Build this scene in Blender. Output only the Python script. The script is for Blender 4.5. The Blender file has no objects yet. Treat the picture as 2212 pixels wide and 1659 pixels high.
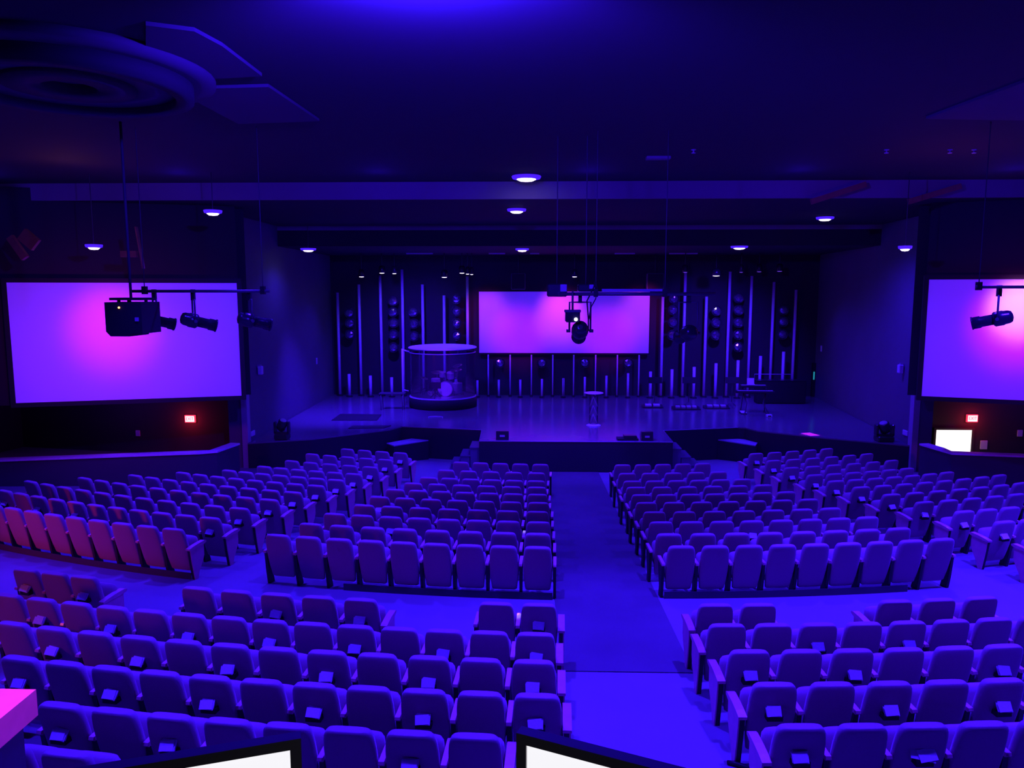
import bpy, bmesh, math, random
from mathutils import Vector, Matrix
random.seed(7)
PI = math.pi
S = bpy.context.scene
COL = S.collection

# ------------------------------------------------------------------ camera
F_PX, CX, CY = 1650.0, 1106.0, 829.5
PITCH, YAW = math.radians(7.0), math.atan(49 / 1650.0)
cam_data = bpy.data.cameras.new('camera')
cam_data.sensor_width = 36.0
cam_data.lens = 36.0 * F_PX / 2212.0
cam_data.clip_start, cam_data.clip_end = 0.05, 200
cam = bpy.data.objects.new('camera', cam_data)
cam.rotation_euler = (PI / 2 - PITCH, 0, YAW)
COL.objects.link(cam)
S.camera = cam

# ------------------------------------------------------------------ world, exposure
W = bpy.data.worlds.new('world'); S.world = W; W.use_nodes = True
W.node_tree.nodes['Background'].inputs[0].default_value = (0.0, 0.0, 0.02, 1)
W.node_tree.nodes['Background'].inputs[1].default_value = 0.05
S.view_settings.view_transform = 'Standard'
S.view_settings.look = 'None'
S.view_settings.exposure = 0.0
S.view_settings.gamma = 1.0
S.view_settings.use_curve_mapping = False

BLUE = (0.030, 0.0050, 1.0)
VIOLET = (0.040, 0.0065, 1.0)
MAGENTA = (1.0, 0.012, 1.0)

def lamp(name, kind, loc, power, color, aim=None, size=140, blend=0.9, radius=0.12, parent=None):
    d = bpy.data.lights.new(name, kind)
    d.energy = power; d.color = color
    d.shadow_soft_size = radius
    if kind == 'SPOT':
        d.spot_size = math.radians(size); d.spot_blend = blend
    o = bpy.data.objects.new(name, d); COL.objects.link(o)
    if aim is not None:
        o.rotation_euler = (Vector(aim) - Vector(loc)).to_track_quat('-Z', 'Y').to_euler()
    o.location = loc
    if parent is not None:
        o.parent = parent; o.location = Vector(loc) - parent.location
    return o

# unseen fill spots added under the ceiling to light seats and floor
for x, y, p, c, dy in ((-9.5, 10.9, 2000, 84, 1.4), (-5.2, 10.6, 5100, 84, 0.4), (-1.2, 10.4, 5300, 84, 1.4), (3.2, 10.4, 5800, 84, 1.4), (7.4, 10.6, 6600, 84, 0.4), (11.6, 10.9, 6400, 84, 0.4),
                       (-9.5, 14.2, 2300, 104, 0.0), (-4.4, 14.2, 3200, 104, 0.0), (1.2, 16.6, 900, 104, 0.0), (6.9, 14.2, 3200, 104, 0.0), (12.0, 14.2, 3200, 104, 0.0),
                       (-4.6, 21.6, 1900, 60, 0.0), (7.2, 21.6, 1900, 60, 0.0),
                       (-4.6, 5.9, 2800, 68, 0.0), (-0.8, 5.7, 2600, 68, 0.0), (2.8, 5.6, 2500, 68, 0.0), (6.2, 5.8, 2600, 68, 0.0), (-0.1, 2.3, 520, 60, 0.0)):
    lamp('house_light', 'SPOT', (x, y, 2.5 if y < 20 else 2.05), p, BLUE, (x, y - dy, -4), c, 0.55 if y > 10 and y < 12 else 0.9, 0.12)
# lamp just above the upper picture edge that shines along the ceiling
lamp('ceiling_lamp', 'SPOT', (-0.93, 6.3, 2.27), 3600, BLUE, (-0.93, 8.6, 3.6), 150, 0.6, 0.1)

# ------------------------------------------------------------------ pixel rays -> points of the real place
def ray(px, py):
    a = (px - CX) / F_PX; b = (py - CY) / F_PX
    y = math.cos(PITCH) - b * math.sin(PITCH); z = -math.sin(PITCH) - b * math.cos(PITCH)
    return Vector((a * math.cos(YAW) - y * math.sin(YAW), a * math.sin(YAW) + y * math.cos(YAW), z))
def at(px, py, Y):
    d = ray(px, py); return d * (Y / d.y)
def onz(px, py, z):
    d = ray(px, py); return d * (z / d.z)
ARC = Vector((1.14, 41.0))           # the seat rows are arcs about this point of the stage house
def floor_s(s): return -(4.15 + 0.0625 * (41 - s))
def floor_z(x, y): return floor_s(math.hypot(x - ARC.x, y - ARC.y))

# ------------------------------------------------------------------ materials
MATS = {}
def mat(name, color, rough=0.6, metal=0.0, spec=0.5, noise=None, bump=None, emit=None, strength=0.0, nosample=False, coat=0.0):
    m = bpy.data.materials.new(name); m.use_nodes = True
    nt = m.node_tree; b = nt.nodes['Principled BSDF']
    b.inputs['Base Color'].default_value = (*color, 1)
    b.inputs['Roughness'].default_value = rough
    b.inputs['Metallic'].default_value = metal
    b.inputs['Specular IOR Level'].default_value = spec
    b.inputs['Coat Weight'].default_value = coat
    tc = nt.nodes.new('ShaderNodeTexCoord')
    if noise:
        scale, amt = noise
        n = nt.nodes.new('ShaderNodeTexNoise'); n.inputs['Scale'].default_value = scale; n.inputs['Detail'].default_value = 4
        r = nt.nodes.new('ShaderNodeMapRange'); r.inputs['To Min'].default_value = 1 - amt; r.inputs['To Max'].default_value = 1 + amt
        mx = nt.nodes.new('ShaderNodeMix'); mx.data_type = 'RGBA'; mx.blend_type = 'MULTIPLY'; mx.inputs['Factor'].default_value = 1
        mx.inputs['A'].default_value = (*color, 1)
        nt.links.new(tc.outputs['Object'], n.inputs['Vector'])
        nt.links.new(n.outputs['Fac'], r.inputs['Value']); nt.links.new(r.outputs['Result'], mx.inputs['B'])
        nt.links.new(mx.outputs['Result'], b.inputs['Base Color'])
    if bump:
        scale, st = bump
        n = nt.nodes.new('ShaderNodeTexNoise'); n.inputs['Scale'].default_value = scale; n.inputs['Detail'].default_value = 3
        bp = nt.nodes.new('ShaderNodeBump'); bp.inputs['Strength'].default_value = st; bp.inputs['Distance'].default_value = 0.01
        nt.links.new(tc.outputs['Object'], n.inputs['Vector'])
        nt.links.new(n.outputs['Fac'], bp.inputs['Height']); nt.links.new(bp.outputs['Normal'], b.inputs['Normal'])
    if emit:
        b.inputs['Emission Color'].default_value = (*emit, 1); b.inputs['Emission Strength'].default_value = strength
        if nosample: m.cycles.emission_sampling = 'NONE'
    MATS[name] = m
    return m
mat('carpet', (0.25, 0.24, 0.25), 0.95, spec=0.1, noise=(1.3, 0.10), bump=(160, 0.4))
mat('aisle_carpet', (0.125, 0.115, 0.125), 0.95, spec=0.1, noise=(1.1, 0.2), bump=(160, 0.4))
mat('fabric', (0.42, 0.24, 0.30), 0.9, spec=0.15, noise=(60, 0.10), bump=(220, 0.25))
mat('plastic', (0.012, 0.012, 0.014), 0.55)
mat('rod', (0.07, 0.065, 0.075), 0.7)
mat('steel', (0.09, 0.085, 0.095), 0.45, metal=0.3)
mat('wood', (0.70, 0.28, 0.34), 0.38, noise=(9, 0.2), coat=0.3)
mat('paper', (0.9, 0.87, 0.9), 0.8, noise=(40, 0.15))
mat('black_wall', (0.036, 0.034, 0.038), 0.85, noise=(0.7, 0.2))
mat('wing_wall', (0.15, 0.15, 0.165), 0.8, noise=(0.5, 0.2))
mat('ceiling', (0.031, 0.029, 0.031), 0.9, noise=(0.4, 0.15))
mat('fascia', (0.25, 0.19, 0.22), 0.85, noise=(0.35, 0.35))
mat('upper_wall', (0.03, 0.03, 0.032), 0.9)
mat('corridor', (0.055, 0.04, 0.038), 0.8, noise=(0.8, 0.2))
mat('stage_floor', (0.16, 0.155, 0.165), 0.2, noise=(0.8, 0.15))
mat('stage_front', (0.02, 0.02, 0.022), 0.8)
mat('pale_trim', (0.42, 0.39, 0.42), 0.6, noise=(30, 0.1))
mat('screen', (0.72, 0.70, 0.74), 0.9, spec=0.1, emit=(0.09, 0.012, 0.9), strength=0.5)
mat('white_paint', (0.78, 0.76, 0.78), 0.35, noise=(24, 0.12))
mat('chrome', (0.55, 0.55, 0.58), 0.18, metal=1.0)
mat('glass_lens', (0.5, 0.5, 0.55), 0.12, metal=0.85, noise=(14, 0.5))
mat('casing', (0.26, 0.24, 0.27), 0.35)
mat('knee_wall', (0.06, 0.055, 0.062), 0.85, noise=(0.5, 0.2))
mat('ceiling_pale', (0.085, 0.072, 0.08), 0.9, noise=(0.5, 0.2))
mat('black_gloss', (0.03, 0.03, 0.033), 0.25)
mat('black_matte', (0.01, 0.01, 0.011), 0.7)
mat('rubber', (0.008, 0.008, 0.009), 0.8)
mat('brass', (0.8, 0.62, 0.6), 0.3, metal=1.0)
mat('drum_skin', (0.8, 0.7, 0.75), 0.5)
mat('drum_shell', (0.35, 0.3, 0.4), 0.3, coat=0.5)
mat('oak_cap', (0.9, 0.66, 0.80), 0.5, noise=(12, 0.15))
mat('brown_timber', (0.35, 0.14, 0.06), 0.7, noise=(6, 0.3))  # steel, brown in place of the warm light on it
mat('lens_white', (0.8, 0.8, 0.8), 0.4, emit=(1.0, 0.86, 1.0), strength=6.0, nosample=True)
mat('lens_blue', (0.3, 0.3, 0.6), 0.4, emit=(0.07, 0.012, 1.0), strength=0.9, nosample=True)  # emissive blue that imitates the halo around a downlight
mat('lens_dim', (0.3, 0.3, 0.6), 0.4, emit=(0.25, 0.08, 1.0), strength=1.0, nosample=True)
mat('monitor_light', (0.8, 0.8, 0.8), 0.5, emit=(0.92, 0.91, 0.95), strength=1.0)
mat('doorway_light', (0.9, 0.9, 0.85), 0.6, emit=(1.0, 0.93, 0.88), strength=1.6)
mat('exit_face', (0.9, 0.5, 0.5), 0.5, emit=(1.0, 0.74, 0.78), strength=1.4)
mat('exit_red', (0.8, 0.05, 0.08), 0.5, emit=(1.0, 0.03, 0.09), strength=1.3)
mat('led_orange', (0.9, 0.4, 0.1), 0.4, emit=(1.0, 0.35, 0.08), strength=6.0)
mat('led_green', (0.1, 0.6, 0.4), 0.4, emit=(0.02, 0.45, 0.3), strength=0.6)
mat('led_white', (0.9, 0.9, 0.9), 0.4, emit=(0.9, 0.85, 1.0), strength=4.0)
def acrylic():
    m = bpy.data.materials.new('acrylic'); m.use_nodes = True; nt = m.node_tree
    nt.nodes.remove(nt.nodes['Principled BSDF'])
    out = nt.nodes['Material Output']
    t = nt.nodes.new('ShaderNodeBsdfTransparent'); t.inputs[0].default_value = (0.86, 0.86, 0.92, 1)
    g = nt.nodes.new('ShaderNodeBsdfGlossy'); g.inputs['Roughness'].default_value = 0.12
    d = nt.nodes.new('ShaderNodeBsdfDiffuse'); d.inputs[0].default_value = (0.5, 0.5, 0.55, 1)
    fr = nt.nodes.new('ShaderNodeFresnel'); fr.inputs[0].default_value = 1.4
    m1 = nt.nodes.new('ShaderNodeMixShader'); m2 = nt.nodes.new('ShaderNodeMixShader'); m2.inputs[0].default_value = 0.05
    nt.links.new(fr.outputs[0], m1.inputs[0]); nt.links.new(t.outputs[0], m1.inputs[1]); nt.links.new(g.outputs[0], m1.inputs[2])
    nt.links.new(m1.outputs[0], m2.inputs[1]); nt.links.new(d.outputs[0], m2.inputs[2]); nt.links.new(m2.outputs[0], out.inputs[0])
    MATS['acrylic'] = m
acrylic()
fb = MATS['fabric'].node_tree.nodes['Principled BSDF']
fb.inputs['Sheen Weight'].default_value = 0.35; fb.inputs['Sheen Roughness'].default_value = 0.4

# ------------------------------------------------------------------ mesh builder
class MB:
    def __init__(s): s.v = []; s.f = []; s.sm = []
    def add(s, vs, fs, smooth=False):
        o = len(s.v); s.v += [tuple(v) for v in vs]
        for f in fs: s.f.append(tuple(i + o for i in f)); s.sm.append(smooth)
        return s
    def box(s, c, size, rot=None):
        hx, hy, hz = size[0] / 2, size[1] / 2, size[2] / 2
        R = rot if rot is not None else Matrix.Identity(3)
        vs = [Vector(c) + R @ Vector((x * hx, y * hy, z * hz)) for z in (-1, 1) for y in (-1, 1) for x in (-1, 1)]
        return s.add(vs, [(0, 2, 3, 1), (4, 5, 7, 6), (0, 1, 5, 4), (2, 6, 7, 3), (0, 4, 6, 2), (1, 3, 7, 5)])
    def span(s, lo, hi):
        return s.box([(a + b) / 2 for a, b in zip(lo, hi)], [abs(b - a) for a, b in zip(lo, hi)])
    def bevel_box(s, c, size, r, rot=None):
        hx, hy, hz = [d / 2 for d in size]; R = rot if rot is not None else Matrix.Identity(3)
        rings = []
        for z, k in ((-hz, r), (-hz + r, 0), (hz - r, 0), (hz, r)):
            ring = []
            for sx, sy in ((1, 1), (-1, 1), (-1, -1), (1, -1)):
                a, b = (hx - k) * sx, (hy - k) * sy
                q = r if k == 0 else r * 0.4
                pts = [(a, b - sy * q), (a - sx * q, b)]
                if sx * sy < 0: pts.reverse()
                ring += pts
            rings.append([Vector(c) + R @ Vector((p[0], p[1], z)) for p in ring])
        return s.rings(rings)
    def rings(s, rings, smooth=False, cap=True, closed=True):
        n = len(rings[0]); vs = [p for r in rings for p in r]; fs = []
        for i in range(len(rings) - 1):
            for j in range(n if closed else n - 1):
                k = (j + 1) % n
                fs.append((i * n + j, i * n + k, (i + 1) * n + k, (i + 1) * n + j))
        s.add(vs, fs, smooth)
        if cap:
            o = len(s.v) - len(vs)
            s.f.append(tuple(o + j for j in reversed(range(n)))); s.sm.append(False)
            s.f.append(tuple(o + (len(rings) - 1) * n + j for j in range(n))); s.sm.append(False)
        return s
    def cyl(s, a, b, r0, r1=None, n=14, cap=True):
        a, b = Vector(a), Vector(b); r1 = r0 if r1 is None else r1
        d = (b - a).normalized(); u = d.orthogonal().normalized(); w = d.cross(u)
        return s.rings([[p + (u * math.cos(2 * PI * j / n) + w * math.sin(2 * PI * j / n)) * r for j in range(n)] for p, r in ((a, r0), (b, r1))], True, cap)
    def lathe(s, a, axis, prof, n=20):
        a = Vector(a); d = Vector(axis).normalized(); u = d.orthogonal().normalized(); w = d.cross(u)
        return s.rings([[a + d * h + (u * math.cos(2 * PI * j / n) + w * math.sin(2 * PI * j / n)) * max(r, 1e-4) for j in range(n)] for r, h in prof], True, True)
    def tube(s, pts, r, n=8):
        pts = [Vector(p) for p in pts]; rings = []; u = None
        for i, p in enumerate(pts):
            d = (pts[min(i + 1, len(pts) - 1)] - pts[max(i - 1, 0)]).normalized()
            u = d.orthogonal().normalized() if u is None else (u - d * u.dot(d)).normalized()
            w = d.cross(u)
            rings.append([p + (u * math.cos(2 * PI * j / n) + w * math.sin(2 * PI * j / n)) * r for j in range(n)])
        return s.rings(rings, True)
    def prism(s, poly, d):
        n = len(poly); a = [Vector(p) for p in poly]; b = [p + Vector(d) for p in a]
        s.add(a + b, [tuple(range(n)), tuple(reversed(range(n, 2 * n)))] + [(j, n + j, n + (j + 1) % n, (j + 1) % n) for j in range(n)])
        return s
    def mesh(s, name, m):
        me = bpy.data.meshes.new(name); me.from_pydata(s.v, [], s.f); me.materials.append(MATS[m])
        bm = bmesh.new(); bm.from_mesh(me); bmesh.ops.recalc_face_normals(bm, faces=bm.faces); bm.to_mesh(me); bm.free()
        me.polygons.foreach_set('use_smooth', s.sm[:len(me.polygons)]); me.update()
        return me
    def obj(s, name, m, parent=None, origin=None):
        if origin is not None and parent is None:
            o_ = Vector(origin); s.v = [tuple(Vector(v) - o_) for v in s.v]
        o = bpy.data.objects.new(name, s.mesh(name, m)); COL.objects.link(o)
        if parent is not None: o.parent = parent
        elif origin is not None: o.location = origin
        return o
def tag(o, label, cat, group=None):
    o['label'] = label; o['category'] = cat
    if group: o['group'] = group
    return o
def thing(name, label, cat, loc=(0, 0, 0), rz=0.0, group=None):
    o = bpy.data.objects.new(name, None); COL.objects.link(o); o.location = loc; o.rotation_euler = (0, 0, rz)
    o.empty_display_size = 0.1
    return tag(o, label, cat, group)
def struct(name, mb, m):
    o = mb.obj(name, m); o['kind'] = 'structure'; return o
def local(o):
    M = (Matrix.Translation(o.location) @ o.rotation_euler.to_matrix().to_4x4()).inverted()
    return lambda p: M @ Vector(p)

# ------------------------------------------------------------------ the setting
STAGE = -4.62
SEATED = (12.5, 50.0)
# house floor: one shallow cone falling towards the stage
mb = MB(); ang = [(-0.95 + 1.9 * j / 44) for j in range(45)]; ss = [12.5 + 1.25 * i for i in range(31)]
vs = []; fs = []
for s_ in ss:
    for a in ang: vs.append((ARC.x + s_ * math.sin(a), ARC.y - s_ * math.cos(a), floor_s(s_)))
for i in range(len(ss) - 1):
    for j in range(len(ang) - 1):
        fs.append((i * 45 + j, i * 45 + j + 1, (i + 1) * 45 + j + 1, (i + 1) * 45 + j))
mb.add(vs, fs); struct('floor', mb, 'carpet')
# the darker runner of the centre aisle, from the stage to the third row behind the cross aisle
mb = MB(); xl, xr = 0.335, 1.985; ys = [9.02 + (23.2 - 9.02) * i / 24 for i in range(25)]
top = [[(x, y, floor_z(x, y) + 0.012) for x in (xl, xr)] for y in ys]
vs = [p for r in top for p in r] + [(p[0], p[1], p[2] - 0.02) for r in top for p in r]
fs = [(2 * i, 2 * i + 1, 2 * i + 3, 2 * i + 2) for i in range(24)] + [(0, 50, 51, 1)] + [(2 * i, 2 * i + 2, 52 + 2 * i, 50 + 2 * i) for i in range(24)] + [(2 * i + 1, 51 + 2 * i, 53 + 2 * i, 2 * i + 3) for i in range(24)]
mb.add(vs, fs)
tag(mb.obj('aisle_runner', 'aisle_carpet'), 'dark carpet runner down the centre aisle to the stage', 'carpet')

XL, XR, YB, YF = -17.0, 20.5, -8.0, 33.6
ZA, ZB, ZC = 2.6, 2.19, 1.5
Y1, Y2 = at(1106, 392, 10).y / at(1106, 392, 10).z * ZA, 0
Y2 = at(1106, 487, 10).y / at(1106, 487, 10).z * ZB
struct('ceiling', MB().span((XL, YB, ZA), (XR, Y1, ZA + 0.2)), 'ceiling')
struct('ceiling_middle', MB().span((XL, Y1 + 0.11, ZB + 0.002), (XR, Y2, ZB + 0.15)), 'ceiling')
struct('ceiling_stage', MB().span((XL, Y2 + 0.05, ZC + 0.002), (XR, YF + 0.3, ZC + 0.15)), 'ceiling')
struct('trim_1', MB().span((XL, Y1, ZB), (XR, Y1 + 0.12, ZA + 0.1)), 'fascia')
struct('trim_2', MB().span((XL, Y2, ZB - 0.15), (XR, Y2 + 0.1, ZB + 0.05)), 'fascia')
struct('trim_3', MB().span((XL, Y2, ZC), (XR, Y2 + 0.06, ZB - 0.15)), 'upper_wall')
struct('wall_rear', MB().span((XL, YB - 0.2, -7), (XR, YB, ZA)), 'upper_wall')
struct('wall_outer_left', MB().span((XL - 0.2, YB, -7), (XL, YF, ZA)), 'upper_wall')
struct('wall_outer_right', MB().span((XR, YB, -7), (XR + 0.2, YF, ZA)), 'upper_wall')
struct('wall_stage', MB().span((-11, YF, -6), (15, YF + 0.2, ZC)), 'black_wall')

# side walls of the stage house, from the pillar back to the stage wall
CL_ = at(533, 940, 22.8); CR_ = at(1972, 940, 22.9)
BL_ = onz(721, 856, STAGE); BR_ = at(1757, 860, YF)
BL_ = Vector((BL_.x * YF / BL_.y, YF, 0)); BR_ = Vector((BR_.x, YF, 0))
def wall(name, p, q, z0, z1, m, t):
    p, q = Vector((p.x, p.y, 0)), Vector((q.x, q.y, 0)); d = (q - p).normalized(); n = Vector((d.y, -d.x, 0)) * t
    poly = [p, q, q + n, p + n]
    return struct(name, MB().prism([(v.x, v.y, z0) for v in poly], (0, 0, z1 - z0)), m)
wall('wall_left', CL_, BL_, -6.6, ZB, 'wing_wall', -0.25)
wall('wall_right', CR_, BR_, -6.6, ZB, 'wing_wall', 0.25)
struct('column_left', MB().span((CL_.x - 0.09, CL_.y - 0.14, -6), (CL_.x + 0.09, CL_.y + 0.1, ZB)), 'pale_trim')
struct('column_right', MB().span((CR_.x - 0.09, CR_.y - 0.14, -6), (CR_.x + 0.09, CR_.y + 0.1, ZB)), 'pale_trim')

# side screens and the walls that carry them
SL0, SL1 = at(14, 614, 18.35), at(511, 608, 19.85)
zl_top = (SL0.z + SL1.z) / 2
zl_bot = (at(30, 873.5, 18.35).z + at(519, 852, 19.85).z) / 2
SR0 = at(2007, 604, 19.65); a17 = math.radians(18.5)
SR1 = SR0 + Vector((math.cos(a17), -math.sin(a17), 0)) * 5.4
zr_top, zr_bot = at(2007, 604, 19.65).z, at(1991, 855.5, 19.65).z
def screen(name, p, q, z0, z1, label, thick=0.06, border=0.11):
    p, q = Vector((p.x, p.y, 0)), Vector((q.x, q.y, 0)); L = (q - p).length
    rz = math.atan2(q.y - p.y, q.x - p.x)
    t = thing(name, label, 'projection screen', (p.x, p.y, z0), rz)
    H = z1 - z0
    MB().span((0, 0, 0), (L, thick, H)).obj('screen_surface', 'screen', t)
    fr = MB()
    fr.span((-border, -0.02, -border), (0, thick + 0.05, H + border)); fr.span((L, -0.02, -border), (L + border, thick + 0.05, H + border))
    fr.span((0, -0.02, -border), (L, thick + 0.05, 0)); fr.span((0, -0.02, H), (L, thick + 0.05, H + border))
    fr.obj('screen_frame', 'black_matte', t)
    return t
screen('projection_screen', SL0, SL1, zl_bot, zl_top, 'wide violet projection screen on the left wall above the red exit sign')
screen('projection_screen', SR0, SR1, zr_bot, zr_top, 'violet projection screen on the right wall above the bright doorway')
KT = -4.34
for side, p, q, c, zb in (('left', SL0, SL1, CL_, zl_bot), ('right', SR0, SR1, CR_, zr_bot)):
    sg = -1 if side == 'left' else 1
    d = (Vector((p.x, p.y, 0)) - Vector((q.x, q.y, 0))).normalized() if side == 'left' else (Vector((q.x, q.y, 0)) - Vector((p.x, p.y, 0))).normalized()
    inner = (q if side == 'left' else p) + Vector((0.1 * sg, 0.34, 0))
    outer = inner + d * 9.5
    a = Vector((c.x + 0.12 * sg, c.y, 0))
    # one wall from the pillar outwards, hung above the opening
    n = Vector((0, 0.3, 0)); i2, o2 = inner, outer
    poly = [a, i2, o2, o2 + n, i2 + n + Vector((0, 0.3, 0)), a + n * 0.5]
    struct('wall_screen_' + side, MB().prism([(v.x, v.y, zb - 0.1) for v in poly], (0, 0, ZA - zb)), 'upper_wall')
    # corridor behind the opening
    x0, x1 = sorted((c.x + 0.3 * sg, XL if side == 'left' else XR))
    struct('wall_corridor_' + side, MB().span((x0, 24.5, -6.1), (x1, 24.7, zb + 0.3)), 'corridor')
    struct('ceiling_corridor_' + side, MB().span((x0, 20.6, zb + 0.05), (x1, 24.5, zb + 0.2)), 'upper_wall')
    struct('floor_corridor_' + side, MB().span((x0, 18.0, -6.4), (x1, 24.5, -6.25)), 'upper_wall')
    lamp('corridor_light', 'POINT', (c.x + 4 * sg, 22.6, zb - 0.4), 45, (0.12, 0.01, 1.0), radius=0.2)  # unseen point light added to lift the dark corridor
    struct('trim_return_' + side, MB().span(*[(c.x + k * sg, c.y + e, z) for k, e, z in ((0.12, -0.1, -6), (0.5, 0.2, zb))]), 'wing_wall')

def knee(name, pts, m='knee_wall'):
    P = [Vector((p.x, p.y, 0)) for p in pts]
    w = MB(); cap = MB(); rows = []; crow = []
    for i, p in enumerate(P):
        d = (P[min(i + 1, len(P) - 1)] - P[max(i - 1, 0)]).normalized(); n = Vector((-d.y, d.x, 0))
        if n.y < 0: n = -n
        rows.append([p + Vector((0, 0, -6.3)), p + n * 0.2 + Vector((0, 0, -6.3)), p + n * 0.2 + Vector((0, 0, KT - 0.05)), p + Vector((0, 0, KT - 0.05))])
        crow.append([p - n * 0.03 + Vector((0, 0, KT - 0.05)), p + n * 0.26 + Vector((0, 0, KT - 0.05)), p + n * 0.26 + Vector((0, 0, KT)), p - n * 0.03 + Vector((0, 0, KT))])
    w.rings(rows); cap.rings(crow)
    struct('wall_knee_' + name, w, m); struct('trim_cap_' + name, cap, 'oak_cap')
kl = [onz(-700, 1030, KT), onz(0, 993, KT), onz(430, 977, KT), onz(468, 974, KT), onz(516, 957, KT)]
kr = [onz(1988, 958, KT), onz(2022, 968, KT), onz(2056, 978, KT), onz(2212, 984, KT), onz(2900, 1016, KT)]
knee('left', kl); knee('right', kr)

def exit_sign(c, label, w=0.34, h=0.24):
    t = thing('exit_sign', label, 'exit sign', c)
    MB().span((-w / 2, 0.0, -h / 2), (w / 2, 0.07, h / 2)).obj('housing', 'exit_red', t)
    lp = MB().span((-w / 2 + 0.025, -0.012, -h / 2 + 0.025), (w / 2 - 0.025, 0.0, h / 2 - 0.025)).obj('light_panel', 'exit_face', t)
    cu = bpy.data.curves.new('exit_letters', 'FONT'); cu.body = 'EXIT'; cu.size = 0.15; cu.align_x = 'CENTER'; cu.align_y = 'CENTER'; cu.extrude = 0.003
    tmp = bpy.data.objects.new('exit_letters_source', cu); me = bpy.data.meshes.new_from_object(tmp); bpy.data.objects.remove(tmp)
    me.materials.clear(); me.materials.append(MATS['exit_red'])
    o = bpy.data.objects.new('letters', me); COL.objects.link(o); o.parent = lp; o.location = (0, -0.016, 0); o.rotation_euler = (PI / 2, 0, 0); o.scale = (0.82, 1, 1)
    l = lamp('exit_glow', 'POINT', tuple(Vector(c) + Vector((0, -0.25, -0.05))), 10, (1, 0.03, 0.06), radius=0.1)
    return t
exit_sign(at(410, 905, 24.43), 'small red lit EXIT sign under the left projection screen')
exit_sign(at(2101, 904, 24.43), 'small red lit EXIT sign above the bright doorway under the right screen')
# lit doorway under the right screen
d0, d1 = at(2021, 928, 24.48), at(2095, 977, 24.48)
dw = MB().span((d0.x, 24.46, -6.05), (d1.x, 24.5, d0.z)); o = struct('door_1', dw, 'doorway_light')
fr = MB(); fr.span((d0.x - 0.07, 24.42, -6.05), (d0.x, 24.5, d0.z + 0.07)); fr.span((d1.x, 24.42, -6.05), (d1.x + 0.07, 24.5, d0.z + 0.07)); fr.span((d0.x, 24.42, d0.z), (d1.x, 24.5, d0.z + 0.07))
struct('trim_door', fr, 'corridor')
lamp('doorway_glow', 'POINT', ((d0.x + d1.x) / 2, 23.9, -4.9), 3, (1, 0.85, 0.75), radius=0.3)
for px, py, w, h, lab in ((298, 936, 0.15, 0.2, 'small pale wall plate left of the left exit sign'), (2125, 961, 0.23, 0.29, 'pale square notice on the wall right of the bright doorway'), (2203, 936, 0.17, 0.22, 'small pale wall plate right of the right exit sign')):
    p = at(px, py, 24.47)
    t = tag(MB().bevel_box(p, (w, 0.04, h), 0.012).obj('wall_plate', 'white_paint', None, p), lab, 'wall plate')

# ------------------------------------------------------------------ stage
SP = [onz(px, py, STAGE) for px, py in ((559, 957), (672, 948), (843, 927.4), (869, 920.5), (1040.7, 928), (1034.8, 952.8), (1453, 953.5), (1433, 929.5), (1594, 922.7), (1609, 923.6), (1635, 930), (1778, 945), (1962, 962))]
SP[0].x = CL_.x + 0.08; SP[-1].x = CR_.x - 0.08
yfr = (SP[5].y + SP[6].y) / 2; SP[5].y = SP[6].y = yfr
poly = [(p.x, p.y) for p in SP] + [(BR_.x, YF), (BL_.x, YF)]
n_ = len(poly)
b = MB(); b.prism([(x, y, -6.2) for x, y in poly], (0, 0, STAGE - 0.04 + 6.2)); struct('stage_base', b, 'stage_front')
b = MB(); b.prism([(x, y, STAGE - 0.04) for x, y in poly], (0, 0, 0.04)); struct('stage_floor', b, 'stage_floor')
# thin pale nosing that runs along the stage edge
b = MB(); b.tube([(x, y - 0.005, STAGE - 0.012) for x, y in poly[3:9]], 0.014, 6); struct('trim_stage_edge', b, 'pale_trim')
# steps at both sides of the thrust
for side, (sx, sgn) in (('left', (SP[5].x, -1)), ('right', (SP[6].x, 1))):
    t = thing('stage_steps', 'dark steps down from the stage at the %s side of its front' % side, 'steps', (sx, yfr, 0))
    for k in range(3):
        z = STAGE - 0.26 * (k + 1)
        x0, x1 = sorted((sgn * (0.02 + 0.3 * k), sgn * (0.3 + 0.3 * k)))
        MB().span((x0, 0.25, -6.0), (x1, 1.25, z - 0.03)).span((x0 - 0.02, 0.22, z - 0.03), (x1 + 0.02, 1.25, z)).obj('step', 'stage_floor', t)
# low subwoofer boxes on the floor before the stage wings
for side, pts in (('left', ((835, 957), (889, 947), (925.5, 950.5), (851, 962.5))), ('right', ((1547, 949), (1570, 945), (1640, 951), (1632, 962)))):
    P = [onz(px, py, -5.02) for px, py in pts]
    zb = min(floor_z(p.x, p.y) for p in P) - 0.01
    c = sum(P, Vector()) / 4
    t = thing('subwoofer', 'low black box on the floor before the %s wing of the stage' % side, 'speaker', (c.x, c.y, zb))
    MB().prism([(p.x - c.x, p.y - c.y, 0) for p in P], (0, 0, -5.05 - zb)).obj('cabinet', 'stage_front', t)
    MB().prism([(p.x - c.x, p.y - c.y, -5.05 - zb) for p in P], (0, 0, 0.03)).obj('lid', 'pale_trim', t)  # lid made pale to stand in for light on the top

# centre screen
c0, c1 = at(1034.5, 630, 33.3), at(1401, 763, 33.3)
screen('projection_screen', Vector((c0.x, 33.3, 0)), Vector((c1.x, 33.3, 0)), c1.z, c0.z, 'magenta lit projection screen in the middle of the stage wall', border=0.06)

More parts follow.
